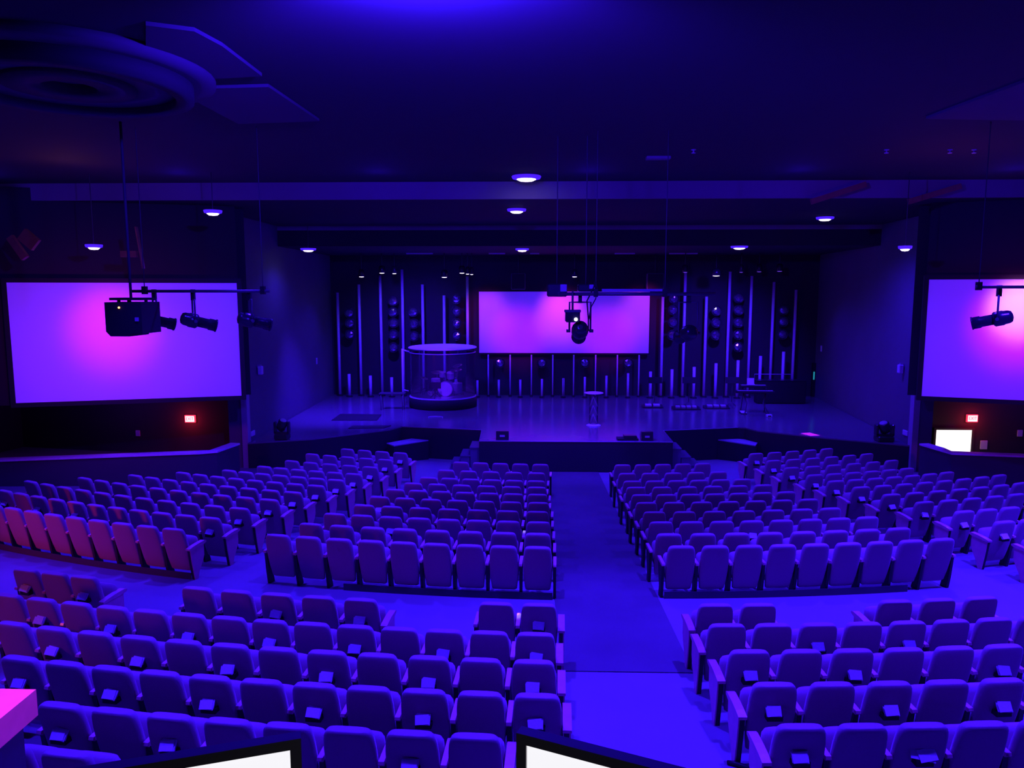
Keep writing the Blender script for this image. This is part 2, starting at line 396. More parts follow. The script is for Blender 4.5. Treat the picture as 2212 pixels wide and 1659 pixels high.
# tubes along the stage wall
def at_wall(px, py, Y=33.35): return at(px, py, Y)
tall = []
def z2(x, y): return 700 + x / 4.022, 520 + y / 4.022
def z3(x, y): return 1200 + x / 3.814, 520 + y / 3.814
for xb, xt, yt in ((140, 118, 450), (325, 303, 380), (508, 488, 300), (700, 668, 250), (868, 857, 380), (1052, 1040, 475), (1250, 1250, 310)):
    tall.append((z2(xb, 1310), z2(xt, yt)))
for xb, xt, yt in ((865, 888, 460), (1043, 1068, 200), (1222, 1238, 460), (1405, 1430, 255), (1583, 1608, 290), (1766, 1787, 340), (1948, 1970, 405)):
    tall.append((z3(xb, 1260), z3(xt, yt)))
ords = ['first', 'second', 'third', 'fourth', 'fifth', 'sixth', 'seventh', 'eighth', 'ninth', 'tenth', 'eleventh', 'twelfth', 'thirteenth', 'fourteenth', 'fifteenth', 'sixteenth']
def tube(name, x, y, z0, z1, r, label, group):
    t = thing(name, label, 'tube', (x, y, z0), 0, group)
    MB().cyl((0, 0, 0.05), (0, 0, z1 - z0), r, n=12).obj('pole', 'white_paint', t)
    MB().lathe((0, 0, 0), (0, 0, 1), [(r * 2.2, 0), (r * 2.2, 0.03), (r * 1.2, 0.06)], 12).obj('base', 'black_matte', t)
    return t
for k, ((bx, by), (tx, ty)) in enumerate(tall):
    p = at((bx * 0.75 + tx * 0.25), 800, 33.2); zt = at(tx, ty, 33.2).z
    side = 'left' if k < 7 else 'right'; i = k if k < 7 else k - 7
    ref = 'from the left wall' if k < 7 else 'from the centre screen'
    tube('light_tube', p.x, 33.2, STAGE, zt, 0.062, 'tall white tube on the stage wall, %s %s, %s of screen' % (ords[i], ref, side), 'tall tubes on the stage wall')
for i, px in enumerate((1054.8, 1102, 1148, 1194, 1239.2, 1286.5, 1333.2, 1380)):
    p = at(px, 800, 33.2)
    tube('light_tube', p.x, 33.2, STAGE, c1.z - 0.07, 0.032, 'thin white tube under the centre screen, %s of eight from the left' % ords[i], 'thin tubes under the centre screen')
short = [z2(217, 1158), z2(402, 1172), z2(587, 1187), z2(783, 1193), z2(1145, 1205), z2(1332, 1213), z2(1518, 1208), z2(1705, 1207), z2(1893, 1202), z2(2080, 1195),
         z3(65, 1135), z3(242, 1122), z3(420, 1112), z3(598, 1092), z3(783, 1078), z3(960, 1060), z3(1143, 1040), z3(1323, 1010), z3(1505, 985), z3(1690, 950), z3(1880, 915)]
for i, (px, py) in enumerate(short):
    p = at(px, py, 32.85)
    n = i + 1
    word = ords[i] + ' from the left' if i < 11 else ('last' if n == 21 else ords[20 - i] + ' from the right')
    if n == 21: word = 'first from the right'
    tube('short_tube', p.x, 32.85, STAGE, p.z, 0.064 if i < 5 or i > 13 else 0.05, 'short white tube standing before the stage wall, %s' % word, 'short tubes before the stage wall')

# round lamps in columns on the stage wall
cols = [('outermost left column', [z2(220, 628), z2(225, 717), z2(225, 815)]),
        ('five lamp column left of screen', [z2(600, 525), z2(600, 620), z2(605, 715), z2(603, 815), z2(603, 928)]),
        ('three lamp column above drum booth', [z2(775, 618), z2(782, 722), z2(782, 830)]),
        ('column just left of screen', [z2(1148, 505), z2(1148, 613), z2(1150, 718), z2(1150, 825)]),
        ('column just right of screen', [z3(975, 475), z3(970, 570), z3(970, 672), z3(962, 778)]),
        ('three lamp column right of screen', [z3(1328, 577), z3(1325, 675), z3(1320, 778)]),
        ('five lamp column right of screen', [z3(1510, 472), z3(1510, 572), z3(1508, 675), z3(1507, 775), z3(1505, 875)]),
        ('outermost right column', [z3(1878, 572), z3(1875, 667), z3(1870, 773)]),
        ('row under the centre screen', [z2(1528, 1062), z2(1892, 1062), z3(240, 1005), z3(597, 1005)])]
def par_lamp(c, label):
    t = thing('round_lamp', label, 'stage lamp', c, 0, 'round lamps on the stage wall')
    MB().lathe((0, 0.25, 0), (0, -1, 0), [(0.12, 0), (0.2, 0.1), (0.23, 0.22), (0.23, 0.28), (0.2, 0.28), (0.19, 0.2)], 16).obj('housing', 'black_gloss', t)
    m = MB(); m.lathe((0, 0.05, 0), (0, -1, 0), [(0.195, 0), (0.185, 0.05), (0.15, 0.1), (0.08, 0.13), (0.001, 0.14)], 9); m.sm = [False] * len(m.sm)
    m.obj('lens', 'glass_lens', t)
    MB().span((-0.03, 0.25, -0.03), (0.03, 0.5, 0.03)).obj('bracket', 'steel', t)
for nm, pts in cols:
    for i, (px, py) in enumerate(pts):
        w = ords[i] + (' from left' if 'row' in nm else ' from top')
        par_lamp(at(px, py, 33.05), 'round faceted lamp, %s, %s' % (w, nm))

# ------------------------------------------------------------------ ceiling downlights
def downlight(px, py, z, r, label, power=0, dim=False, group='ceiling downlights', Y=None):
    if Y: z = at(px, py, Y).z + 0.07
    p = onz(px, py, z - 0.07)
    t = thing('downlight', label, 'ceiling light', (p.x, p.y, z), 0, group)
    MB().lathe((0, 0, 0), (0, 0, -1), [(r * 1.5, 0), (r * 1.55, 0.015), (r * 1.45, 0.06), (r * 1.08, 0.075)], 24).obj('trim_ring', 'lens_blue' if not dim else 'black_gloss', t)  # glowing ring added as the halo around the lens
    MB().lathe((0, 0, -0.06), (0, 0, -1), [(r, 0), (r, 0.02), (r * 0.7, 0.05), (0.001, 0.06)], 20).obj('lens', 'lens_dim' if dim else 'lens_white', t)
    if Y: MB().cyl((0, 0, -0.005), (0, 0, ZA - z), 0.01, n=6).obj('hanging_rod', 'rod', t)
    if power:
        lamp('downlight_beam', 'SPOT', (p.x, p.y, z - 0.2), power, BLUE, (p.x, p.y, z - 5), 150, 0.9, 0.1, t)
downlight(1137, 387, ZA, 0.22, 'largest bright ceiling downlight, top centre of the view', 2600)
downlight(460, 461, ZB, 0.13, 'ceiling downlight above the left projection screen, higher of two', 900, Y=17.2)
downlight(1116, 457, ZB, 0.17, 'ceiling downlight just below the largest one, over the centre', 1500)
downlight(1782, 474, ZB, 0.17, 'ceiling downlight high on the right, left of the right screen', 1500)
downlight(203, 535, ZC, 0.12, 'ceiling downlight above the top edge of the left screen', 500, Y=17.4)
downlight(666, 541, ZC, 0.17, 'ceiling downlight between the left screen and the stage', 250, Y=26.0)
downlight(1128, 541, ZC, 0.16, 'ceiling downlight over the middle of the stage', 1200)
downlight(1597, 536, ZC, 0.19, 'ceiling downlight over the right half of the stage', 900)
downlight(1955, 538, ZC, 0.095, 'ceiling downlight nearest the right projection screen', 500, Y=17.6)
# unseen point lights added to brighten the ceiling step
for x in (-12.5, -8.0, -3.5, 1.2, 5.8, 10.4, 15.0): lamp('cove_light', 'POINT', (x, Y1 - 1.5, ZA - 0.35), 9, BLUE, radius=0.1)
# small spots hung over the stage
def stage_spot(px, py, label, r=0.13, dim=False, power=0, Y=31.4):
    r *= 0.72; p = at(px, py, Y)
    t = thing('stage_spot', label, 'stage light', p, 0, 'small spots hung over the stage')
    MB().lathe((0, 0, 0.3), (0, 0, -1), [(r * 0.7, 0), (r * 1.3, 0.06), (r * 1.4, 0.28), (r * 1.15, 0.3)], 16).obj('housing', 'black_gloss', t)
    MB().lathe((0, 0, 0.0), (0, 0, -1), [(r * 1.12, -0.005), (r * 1.12, 0.0), (r * 0.6, 0.012), (0.001, 0.015)], 16).obj('lens', 'lens_dim' if dim else 'lens_white', t)
    MB().cyl((0, 0, 0.29), (0, 0, ZC - p.z), 0.018, n=6).obj('hanging_rod', 'rod', t)
    if power: lamp('stage_beam', 'SPOT', tuple(p - Vector((0, 0, 0.1))), power, BLUE, (p.x, p.y - 2.2, STAGE), 120, 1.0, 0.08, t)
sp = [(781, 598, 1, 0, 420, 'leftmost bright spot over the stage'), (825, 590, 1, 0, 0, 'bright spot second from left, over the stage'), (852, 591, 0.8, 0, 260, 'bright spot third from left, over the stage'),
      (960, 599, 1.1, 0, 700, 'bright spot fourth from left, above drum booth'), (998, 590, 1, 0, 300, 'first of three close spots left of centre screen'), (1010, 592, 0.7, 0, 0, 'middle of three close spots left of centre screen'),
      (1019, 593, 0.6, 0, 0, 'last of three close spots left of centre screen'), (1241, 598, 0.9, 0, 700, 'bright spot above the centre screen'), (1547, 596, 1.4, 0, 700, 'large bright spot right of the centre screen'),
      (1480, 588, 0.9, 1, 0, 'dim spot right of the centre screen top corner'), (1601, 588, 0.7, 1, 0, 'dimmest small spot over the right of the stage'), (1640, 587, 0.9, 1, 0, 'dim spot second from right over the stage'), (1684, 586, 1.0, 1, 300, 'rightmost dim spot over the stage')]
for px, py, k, dim, pw, lab in sp: stage_spot(px, py, lab, 0.13 * k, bool(dim), pw)
# linear vents in the stage ceiling
for i, (a, b_) in enumerate(((878, 935), (1056, 1091), (1145, 1165), (1328, 1371), (1446, 1506))):
    p, q = onz(a, 548, ZC - 0.03), onz(b_, 548, ZC - 0.03)
    tag(MB().span((p.x, p.y - 0.08, ZC - 0.05), (q.x, p.y + 0.08, ZC)).obj('linear_vent', 'white_paint', None, ((p.x + q.x) / 2, p.y, ZC)), 'thin pale strip on the stage ceiling, %s from the left' % ords[i], 'vent', 'strips on the stage ceiling')
# stage wash lights on the ceiling over the wings and thrust
for x, y, p, tx, ty in ((-7.0, 25.6, 7500, -6.8, 28.0), (9.2, 25.8, 700, 9.0, 27.5), (1.25, 21.5, 3800, 1.25, 24.2), (-3.7, 27.0, 400, -3.7, 30.4), (7.4, 27.6, 3000, 7.4, 33.0), (-5.2, 27.6, 2800, -5.2, 33.0), (1.2, 27.6, 450, 1.2, 33.0)):
    lamp('stage_wash', 'SPOT', (x, y, 1.35 if y > 26.4 else 2.0), p, VIOLET, (tx, ty, STAGE + (1.2 if ty == 33.0 else 0)), 78 if ty == 33.0 else 60, 1.0, 0.15)

lamp('drum_beam', 'SPOT', (-3.2, 23.0, 1.9), 4200, (0.10, 0.008, 1.0), (-3.7, 30.0, -3.7), 15, 0.8, 0.1)  # unseen narrow spot added to brighten the drum kit
# magenta fixtures on the screens
def shot(src, aim, power, size, color=MAGENTA): lamp('screen_wash', 'SPOT', tuple(src), power, color, tuple(aim), size, 1.0, 0.2)
L_hot = at(228, 690, 18.9)
shot(L_hot + Vector((1.0, -3.0, 0.6)), at(240, 706, 18.9), 330, 46)
shot(L_hot + Vector((1.0, -4.5, -0.3)), at(230, 760, 19.2), 300, 85, (0.6, 0.03, 1.0))
R_hot = at(2205, 640, 19.0)
shot(R_hot + Vector((-0.8, -2.4, 0.8)), at(2205, 662, 19.0), 460, 34, (1.0, 0.5, 1.0))
shot(R_hot + Vector((-0.8, -2.8, 0.4)), at(2205, 690, 19.0), 420, 48)
shot(R_hot + Vector((-1.0, -4.5, -0.3)), at(2230, 740, 19.2), 200, 80, (0.5, 0.02, 1.0))
for px, py, p in ((1050, 665, 150), (1213, 664, 400), (1388, 660, 150)):
    h = at(px, py, 33.25); shot(h + Vector((0, -2.6, 1.0)), h + Vector((0, 0, -0.25)), p, 52, (1.0, 0.06, 1.0))
for px in (1120, 1312): shot(at(px, 700, 33.2) + Vector((0, -4.6, 0.9)), at(px, 722, 33.25), 420, 37, (0.9, 0.012, 1.0))
# unseen red spots added to redden the seats on the left
lamp('side_entrance_light', 'SPOT', (-12.6, 8.2, -3.55), 440, (1.0, 0.05, 0.015), (-8.6, 12.9, -4.3), 50, 1.0, 0.3)
lamp('side_entrance_light', 'SPOT', (-9.5, 6.0, -2.9), 100, (1.0, 0.08, 0.16), (-3.0, 11.8, -4.2), 60, 1.0, 0.3)

# ------------------------------------------------------------------ seats
def ellipse_ring(hx, hy, cx, cy, z, n=20, e=0.55):
    out = []
    for j in range(n):
        a = 2 * PI * j / n; c, s_ = math.cos(a), math.sin(a)
        out.append(Vector((cx + hx * math.copysign(abs(c) ** e, c), cy + hy * math.copysign(abs(s_) ** e, s_), z)))
    return out
def back_y(z): return 0.06 - 0.235 * (z - 0.1)
def backrest_mesh():
    m = MB(); prof = [(0.13, 0.175, 0.018), (0.15, 0.20, 0.03), (0.30, 0.218, 0.042), (0.45, 0.226, 0.05), (0.60, 0.228, 0.054), (0.72, 0.224, 0.055), (0.80, 0.216, 0.057), (0.845, 0.207, 0.058), (0.875, 0.194, 0.057), (0.893, 0.176, 0.052), (0.90, 0.15, 0.042)]
    return m.rings([ellipse_ring(hx, hy, 0, back_y(z), z, 22, 0.5) for z, hx, hy in prof], True).mesh('backrest', 'fabric')
def seat_mesh():
    m = MB(); prof = [(0.27, 0.17, 0.03), (0.29, 0.20, 0.055), (0.36, 0.225, 0.07), (0.48, 0.232, 0.075), (0.58, 0.23, 0.072), (0.64, 0.22, 0.062), (0.675, 0.195, 0.045), (0.69, 0.15, 0.02)]
    return m.rings([ellipse_ring(hx, hy, 0, 0.10 + 0.22 * (z - 0.27), z, 20, 0.6) for z, hx, hy in prof], True).mesh('seat', 'fabric')
def leg_mesh():
    m = MB(); prof = [(0.02, -0.02), (0.16, -0.02), (0.16, 0.02), (0.12, 0.16), (0.20, 0.40), (0.24, 0.56), (-0.06, 0.56), (-0.02, 0.2)]
    return m.prism([(-0.022, y, z) for y, z in prof], (0.044, 0, 0)).mesh('leg', 'plastic')
def arm_mesh(w, m_):
    m = MB(); pr = [(-0.10, 0.575), (-0.08, 0.555), (0.24, 0.565), (0.30, 0.58), (0.30, 0.60), (0.26, 0.612), (0.05, 0.605), (-0.09, 0.60)]
    return m.prism([(-w / 2, y, z) for y, z in pr], (w, 0, 0)).mesh('armrest', m_)
PANEL = [(-0.02, 0.0), (0.06, 0.0), (0.10, 0.12), (0.20, 0.28), (0.235, 0.36), (0.235, 0.55), (-0.11, 0.545), (-0.075, 0.30)]
def panel_mesh(sg):
    return MB().prism([(sg * 0.024, y, z) for y, z in PANEL], (sg * 0.014, 0, 0)).mesh('aisle_panel', 'wood')
def post_mesh():
    return MB().prism([(-0.024, y, z) for y, z in PANEL], (0.048, 0, 0)).mesh('leg', 'plastic')
def panel_arm_mesh():
    m = MB(); pr = [(-0.135, 0.54), (0.22, 0.55), (0.29, 0.57), (0.295, 0.595), (0.25, 0.61), (0.10, 0.605), (-0.04, 0.59), (-0.135, 0.57)]
    return m.prism([(-0.042, y, z) for y, z in pr], (0.084, 0, 0)).mesh('aisle_armrest', 'wood')
def rack_mesh():
    m = MB(); y0 = back_y(0.57) - 0.04
    m.span((-0.075, y0 - 0.088, 0.555), (0.075, y0 - 0.08, 0.605)); m.span((-0.075, y0 - 0.088, 0.55), (0.075, y0 + 0.01, 0.558))
    m.span((-0.075, y0 - 0.085, 0.555), (-0.068, y0 + 0.01, 0.60)); m.span((0.068, y0 - 0.085, 0.555), (0.075, y0 + 0.01, 0.60)); m.span((-0.075, y0 - 0.012, 0.555), (0.075, y0 + 0.01, 0.60))
    return m.mesh('card_rack', 'black_matte')
M_BACK, M_SEAT, M_LEG, M_ARM, M_PL, M_PR, M_POST, M_PARM, M_RACK = backrest_mesh(), seat_mesh(), leg_mesh(), arm_mesh(0.05, 'wood'), panel_mesh(-1), panel_mesh(1), post_mesh(), panel_arm_mesh(), rack_mesh()

ROWS = {}
ROWS['CL']=[(5,21.66,-0.1419,-0.0452),(5,22.92,-0.1448,-0.0474),(6,23.96,-0.1509,-0.0458),(6,24.70,-0.1565,-0.0438),(7,25.47,-0.1624,-0.0420),(7,26.27,-0.1643,-0.0402),(7,27.06,-0.1647,-0.0398),(8,27.87,-0.1736,-0.0381),(8,28.67,-0.1762,-0.0377),(9,29.49,-0.1821,-0.0367)]
ROWS['CR']=[(5,21.66,0.0527,0.1502),(5,22.91,0.0485,0.1466),(6,23.90,0.0464,0.1541),(6,24.63,0.0443,0.1608),(7,25.43,0.0434,0.1655),(7,26.19,0.0417,0.1688),(7,27.01,0.0416,0.1683),(8,27.79,0.0403,0.1778),(8,28.62,0.0389,0.1790),(9,29.37,0.0401,0.1869)]
ROWS['LL']=[(4,20.63,-0.2403,-0.3218),(5,21.85,-0.2355,-0.3374),(5,23.02,-0.2299,-0.3281),(6,24.01,-0.2282,-0.3316),(7,24.82,-0.2296,-0.3466),(8,25.56,-0.2331,-0.3742),(9,26.34,-0.2368,-0.3985),(10,27.13,-0.2386,-0.4215),(11,27.97,-0.2419,-0.4417),(11,28.79,-0.2427,-0.4243),(9,29.65,-0.2450,-0.3872)]
ROWS['RR']=[(5,20.41,0.2522,0.3669),(6,21.63,0.2428,0.3799),(6,22.72,0.2355,0.3685),(6,23.76,0.2340,0.3438),(7,24.54,0.2347,0.3607),(8,25.30,0.2383,0.3902),(7,26.13,0.2418,0.3729),(5,26.92,0.2461,0.3307),(3,27.78,0.2505,0.2882),(2,28.62,0.2520,0.2710),(1,29.45,0.2540,0.2540)]
ROWS['NL']=[(2,32.06,-0.0500,-0.0336),(5,32.13,-0.1717,-0.1027),(3,32.13,-0.2557,-0.2253),(14,32.99,-0.2350,-0.0340),(12,33.71,-0.2091,-0.0338),(11,34.44,-0.1844,-0.0321),(8,35.19,-0.1516,-0.0461),(2,35.86,-0.1490,-0.1340)]
ROWS['NR']=[(2,31.99,0.0341,0.0507),(3,31.96,0.1052,0.1407),(8,32.65,0.0327,0.1454),(6,33.38,0.0335,0.1154),(5,34.14,0.0333,0.0980),(5,34.92,0.0319,0.0918)]
# seats whose rack holds cards: (block, row) -> seats in the order of the table
CARDS = {('NL', 0): [1], ('NL', 1): [2, 4], ('NL', 2): [0, 2], ('NL', 3): [1, 3, 5, 7, 9, 11, 13], ('NL', 4): [1, 3, 5, 7, 9, 11], ('NL', 5): [0, 2, 4, 6, 8, 10], ('NL', 6): [0, 2, 6],
         ('NR', 2): [2, 4], ('NR', 3): [0, 2, 5], ('NR', 4): [0, 2, 4], ('NR', 5): [0, 2], ('CL', 7): [2], ('CL', 5): [0], ('CR', 7): [3], ('LL', 9): [0, 6, 8, 10]}
for r in range(9): CARDS[('LL', r)] = [0]
for r in range(10): CARDS[('RR', r)] = [0]
BLOCK = {'CL': 'centre-left block', 'CR': 'centre-right block', 'LL': 'far-left block', 'RR': 'far-right block'}
def seat_words(b, r, k, n):
    """which seat it is: (place in the row, row, block)"""
    if b in ('CL', 'NL'): end = n - 1 - k
    else: end = k
    pos = ords[end]
    if b in BLOCK:
        ref = 'centre aisle' if b in ('CL', 'CR') else 'side aisle'
        return '%s from %s' % (pos, ref), '%s row from stage' % ords[r], BLOCK[b]
    side = 'left' if b == 'NL' else 'right'
    if b == 'NL' and r < 3: return ['%s from centre aisle' % pos, '%s from right' % pos, '%s from right' % pos][r], ['front group of two', 'front group of five', 'front group of three'][r], 'near-left block'
    if b == 'NR' and r < 2: return ['%s from centre aisle' % pos, '%s from left' % pos][r], ['front group of two', 'front group of three'][r], 'near-right block'
    rr = r - 2 if b == 'NL' else r - 1
    return '%s from %s' % (pos if not (b == 'NL' and r >= 6) else ords[end + (1 if r == 6 else 8)], 'centre aisle'), '%s row behind cross aisle' % ords[rr], 'near-%s block' % side
TOP_OFF = Vector((0, back_y(0.9), 0.90))
seats = []
for b, rows in ROWS.items():
    for r, (n, s_, a0, a1) in enumerate(rows):
        st = (a1 - a0) / max(1, n - 1); pitch = abs(st) * s_ if n > 1 else 0.54
        for k in range(n):
            a = a0 + st * k
            x, y = ARC.x + s_ * math.sin(a), ARC.y - s_ * math.cos(a)
            d = Vector((-math.sin(a), math.cos(a), 0))            # towards the stage
            base = Vector((x, y, 0)) - d * TOP_OFF.y; rz = a
            base.z = floor_z(base.x, base.y)
            lo, hi = (k == 0, k == n - 1) if a1 >= a0 else (k == n - 1, k == 0)
            seats.append(dict(b=b, r=r, k=k, n=n, loc=base, rz=rz, p=pitch, left_end=lo, right_end=hi, d=base.length))
seats.sort(key=lambda q: q['d'])
# kick boards under the last rows before the cross aisle, shade put into their colour
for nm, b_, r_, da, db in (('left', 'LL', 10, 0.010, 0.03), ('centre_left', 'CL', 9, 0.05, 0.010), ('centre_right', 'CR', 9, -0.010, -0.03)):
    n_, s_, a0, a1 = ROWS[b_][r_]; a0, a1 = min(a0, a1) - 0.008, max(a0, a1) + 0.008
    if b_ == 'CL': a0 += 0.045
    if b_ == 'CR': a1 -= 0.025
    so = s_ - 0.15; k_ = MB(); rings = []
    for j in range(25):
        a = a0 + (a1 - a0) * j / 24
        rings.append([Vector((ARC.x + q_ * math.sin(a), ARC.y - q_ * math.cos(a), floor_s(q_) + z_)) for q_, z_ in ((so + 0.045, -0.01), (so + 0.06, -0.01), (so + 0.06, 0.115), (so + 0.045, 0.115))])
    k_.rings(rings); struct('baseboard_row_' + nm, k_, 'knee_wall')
def child(name, me, parent, x=0.0):
    o = bpy.data.objects.new(name, me); o.parent = parent; o.location = (x, 0, 0); COL.objects.link(o); return o
def cards_mesh(openpaper=False):
    m = MB()
    if openpaper:
        m.box((0, 0, 0.07), (0.21, 0.006, 0.13), Matrix.Rotation(0.15, 3, 'Y')); m.box((0.03, -0.012, 0.05), (0.16, 0.004, 0.10), Matrix.Rotation(-0.2, 3, 'Y'))
    else:
        m.box((0, 0, 0.06), (0.135, 0.012, 0.12)); m.box((0.006, -0.014, 0.045), (0.130, 0.006, 0.10), Matrix.Rotation(0.06, 3, 'Y')); m.box((-0.004, -0.026, 0.04), (0.13, 0.005, 0.085), Matrix.Rotation(-0.05, 3, 'Y'))
    return m.mesh('offering_cards', 'paper')
M_CARDS, M_OPEN = cards_mesh(), cards_mesh(True)
def place_cards(q, lab):
    big = q['b'] == 'NR' and q['r'] == 5 and q['k'] == 2
    o = bpy.data.objects.new('open_leaflet' if big else 'offering_cards', M_OPEN if big else M_CARDS); COL.objects.link(o)
    R = Matrix.Rotation(q['rz'], 4, 'Z')
    o.location = q['loc'] + R @ Vector((random.uniform(-0.012, 0.012), back_y(0.57) - 0.128, 0.592 + random.uniform(0, 0.012)))
    o.rotation_euler = (-0.62, random.uniform(-0.09, 0.09), q['rz'])
    place, row, blk = lab
    if big: tag(o, 'large open white leaflet stuck out of a seat rack, near-right block', 'leaflet')
    else:
        place = place.replace(' from the ', ' from ')
        row = row.replace('row behind cross aisle', 'back row').replace('row from stage', 'row')
        tag(o, 'white cards behind seat %s, %s, %s' % (place, row, blk), 'cards', 'white cards in the seat racks')
far_v, far_f, far_m, far_s = [], [], [], []
MI = {'fabric': 0, 'plastic': 1, 'wood': 2, 'black_matte': 3}
def bake(me, M, mname):
    o = len(far_v); far_v.extend([tuple(M @ v.co) for v in me.vertices])
    for p in me.polygons:
        far_f.append(tuple(o + i for i in p.vertices)); far_m.append(MI[mname]); far_s.append(p.use_smooth)
for i, q in enumerate(seats):
    h = q['p'] / 2; has_card = q['k'] in CARDS.get((q['b'], q['r']), [])
    parts = [('backrest', M_BACK, 0, 'fabric'), ('seat', M_SEAT, 0, 'fabric')]
    if q['left_end'] and q['b'] in ('RR', 'NR'): parts += [('leg', M_POST, -h - 0.01, 'plastic'), ('aisle_panel', M_PL, -h - 0.01, 'wood'), ('aisle_armrest', M_PARM, -h - 0.015, 'wood')]
    else: parts += [('leg', M_LEG, -h, 'plastic'), ('armrest', M_ARM, -h, 'wood')]
    if q['right_end'] and q['b'] in ('LL', 'NL'): parts += [('leg', M_POST, h + 0.01, 'plastic'), ('aisle_panel', M_PR, h + 0.01, 'wood'), ('aisle_armrest', M_PARM, h + 0.015, 'wood')]
    elif q['right_end']: parts += [('leg', M_LEG, h, 'plastic'), ('armrest', M_ARM, h, 'wood')]
    if has_card: parts.append(('card_rack', M_RACK, 0, 'black_matte'))
    lab = seat_words(q['b'], q['r'], q['k'], q['n'])
    if i < 300:
        t = thing('theatre_seat', ('fabric seat with cards, ' if has_card else 'fabric theatre seat, ') + ', '.join(lab), 'theatre seat', q['loc'], q['rz'], 'upholstered theatre seats')
        for nm, me, x, _ in parts: child(nm, me, t, x)
    else:
        M = Matrix.Translation(q['loc']) @ Matrix.Rotation(q['rz'], 4, 'Z')
        for nm, me, x, mm in parts: bake(me, M @ Matrix.Translation((x, 0, 0)), mm)
    if has_card: place_cards(q, lab)
me = bpy.data.meshes.new('distant_seats'); me.from_pydata(far_v, [], far_f)
for k in MI: me.materials.append(MATS[k])
me.polygons.foreach_set('material_index', far_m); me.polygons.foreach_set('use_smooth', far_s); me.update()
o = bpy.data.objects.new('distant_seats', me); COL.objects.link(o); tag(o, 'remaining upholstered theatre seats in the rows nearest the stage', 'theatre seats'); o['kind'] = 'stuff'


# ------------------------------------------------------------------ hanging light rigs
def ellipsoidal(name, tail, nose, pipe_z, label, group='profile spotlights on the pipes', flat=False, k=1.0):
    """profile spot from the tail (lamp cap) to the nose (lens), hung by a yoke from a pipe at height pipe_z"""
    tail, nose = Vector(tail), Vector(nose); ax = (nose - tail).normalized(); L = (nose - tail).length
    t = thing(name, label, 'spotlight', (tail + nose) / 2, 0, group); c = (tail + nose) / 2
    P = lambda u: tail + ax * (L * u) - c
    MB().lathe(P(0), ax, [(0.03 * k, -0.02), (0.085 * k, 0), (0.105 * k, 0.04), (0.11 * k, L * 0.18), (0.12 * k, L * 0.22), (0.12 * k, L * 0.42), (0.10 * k, L * 0.46)], 18).obj('lamp_housing', 'black_gloss', t)
    MB().lathe(P(0.46), ax, [(0.085 * k, 0), (0.085 * k, L * 0.3), (0.098 * k, L * 0.32), (0.098 * k, L * 0.5), (0.108 * k, L * 0.5), (0.108 * k, L * 0.54)], 18).obj('lens_tube', 'black_gloss', t)
    side = ax.cross(Vector((0, 0, 1))).normalized(); m = P(0.36)
    top = Vector((m.x, m.y, pipe_z - c.z - 0.14))
    y = MB(); w = 0.15 * k
    for sg in (-1, 1): y.tube([m + side * w * sg, m + side * w * sg + Vector((0, 0, 0.12)), Vector((m.x, m.y, top.z)) + side * w * sg, top], 0.016, 6)
    yk = y.obj('yoke', 'steel', t)
    kn = MB()
    for sg in (-1, 1): kn.cyl(m + side * (w - 0.02) * sg, m + side * (w + 0.05) * sg, 0.028, n=8)
    kn.obj('yoke_knob', 'steel', yk)
    MB().span((top.x - 0.03, top.y - 0.03, top.z - 0.01), (top.x + 0.03, top.y + 0.03, top.z + 0.17)).obj('clamp', 'black_matte', yk)
    return t
def pipe(pts, label, r=0.024, hangers=()):
    a = Vector(pts[0]); t = thing('lighting_pipe', label, 'lighting pipe', a)
    MB().cyl((0, 0, 0), Vector(pts[1]) - a, r, n=10).obj('pipe', 'steel', t)
    for u in hangers:
        p = (Vector(pts[1]) - a) * u
        MB().cyl(p, p + Vector((0, 0, ZA - a.z)), 0.008, n=6).obj('hanging_rod', 'rod', t)
        MB().span((p.x - 0.035, -0.04, -0.05), (p.x + 0.035, 0.04, 0.08)).obj('clamp', 'black_matte', t)
    return t
YL = 12.5
pl = [at(286, 629, YL), at(583, 629, YL)]; pl[1].z = pl[0].z
pipe(pl, 'black lighting pipe hanging before the left projection screen', hangers=(0.09, 0.95))
pz = pl[0].z
def prof(px0, py0, px1, py1, dy, Y, pz, label, **k): return ellipsoidal('profile_spotlight', at(px0, py0, Y), at(px1, py1, Y + dy), pz, label, **k)
prof(312, 687, 378, 701, 0.28, YL, pz, 'black profile spotlight half hidden by the hanging speaker box')
prof(392, 687, 468, 704, 0.28, YL, pz, 'black profile spotlight hanging in the middle of the left screen')
prof(515, 687, 585, 702, 0.28, YL, pz, 'black profile spotlight at the right edge of the left screen')
# speaker box
Yb = 11.8; a, b_ = at(225, 653, Yb), at(308.5, 727, Yb); c = (a + b_) / 2
t = thing('hanging_speaker', 'black cube speaker with orange light hanging before the left screen', 'speaker', (c.x, Yb + 0.3, c.z))
w, h = b_.x - a.x, a.z - b_.z
m = MB(); m.prism([(-w / 2, -0.3, h / 2), (w / 2, -0.3, h / 2), (w / 2, -0.3, -h * 0.42), (w * 0.16, -0.3, -h * 0.42), (w * 0.14, -0.3, -h * 0.5), (-w * 0.38, -0.3, -h * 0.5), (-w / 2, -0.3, -h * 0.36)], (0, 0.6, 0)); m.obj('cabinet', 'black_matte', t)
p = at(257, 664.5, Yb) - t.location
MB().lathe((p.x, -0.3, p.z), (0, -1, 0), [(0.016, 0), (0.014, 0.01), (0.001, 0.015)], 10).obj('indicator_light', 'led_orange', t)
p = at(296, 690, Yb) - t.location
MB().span((p.x - 0.028, -0.315, p.z - 0.03), (p.x + 0.028, -0.3, p.z + 0.03)).obj('badge', 'pale_trim', t)
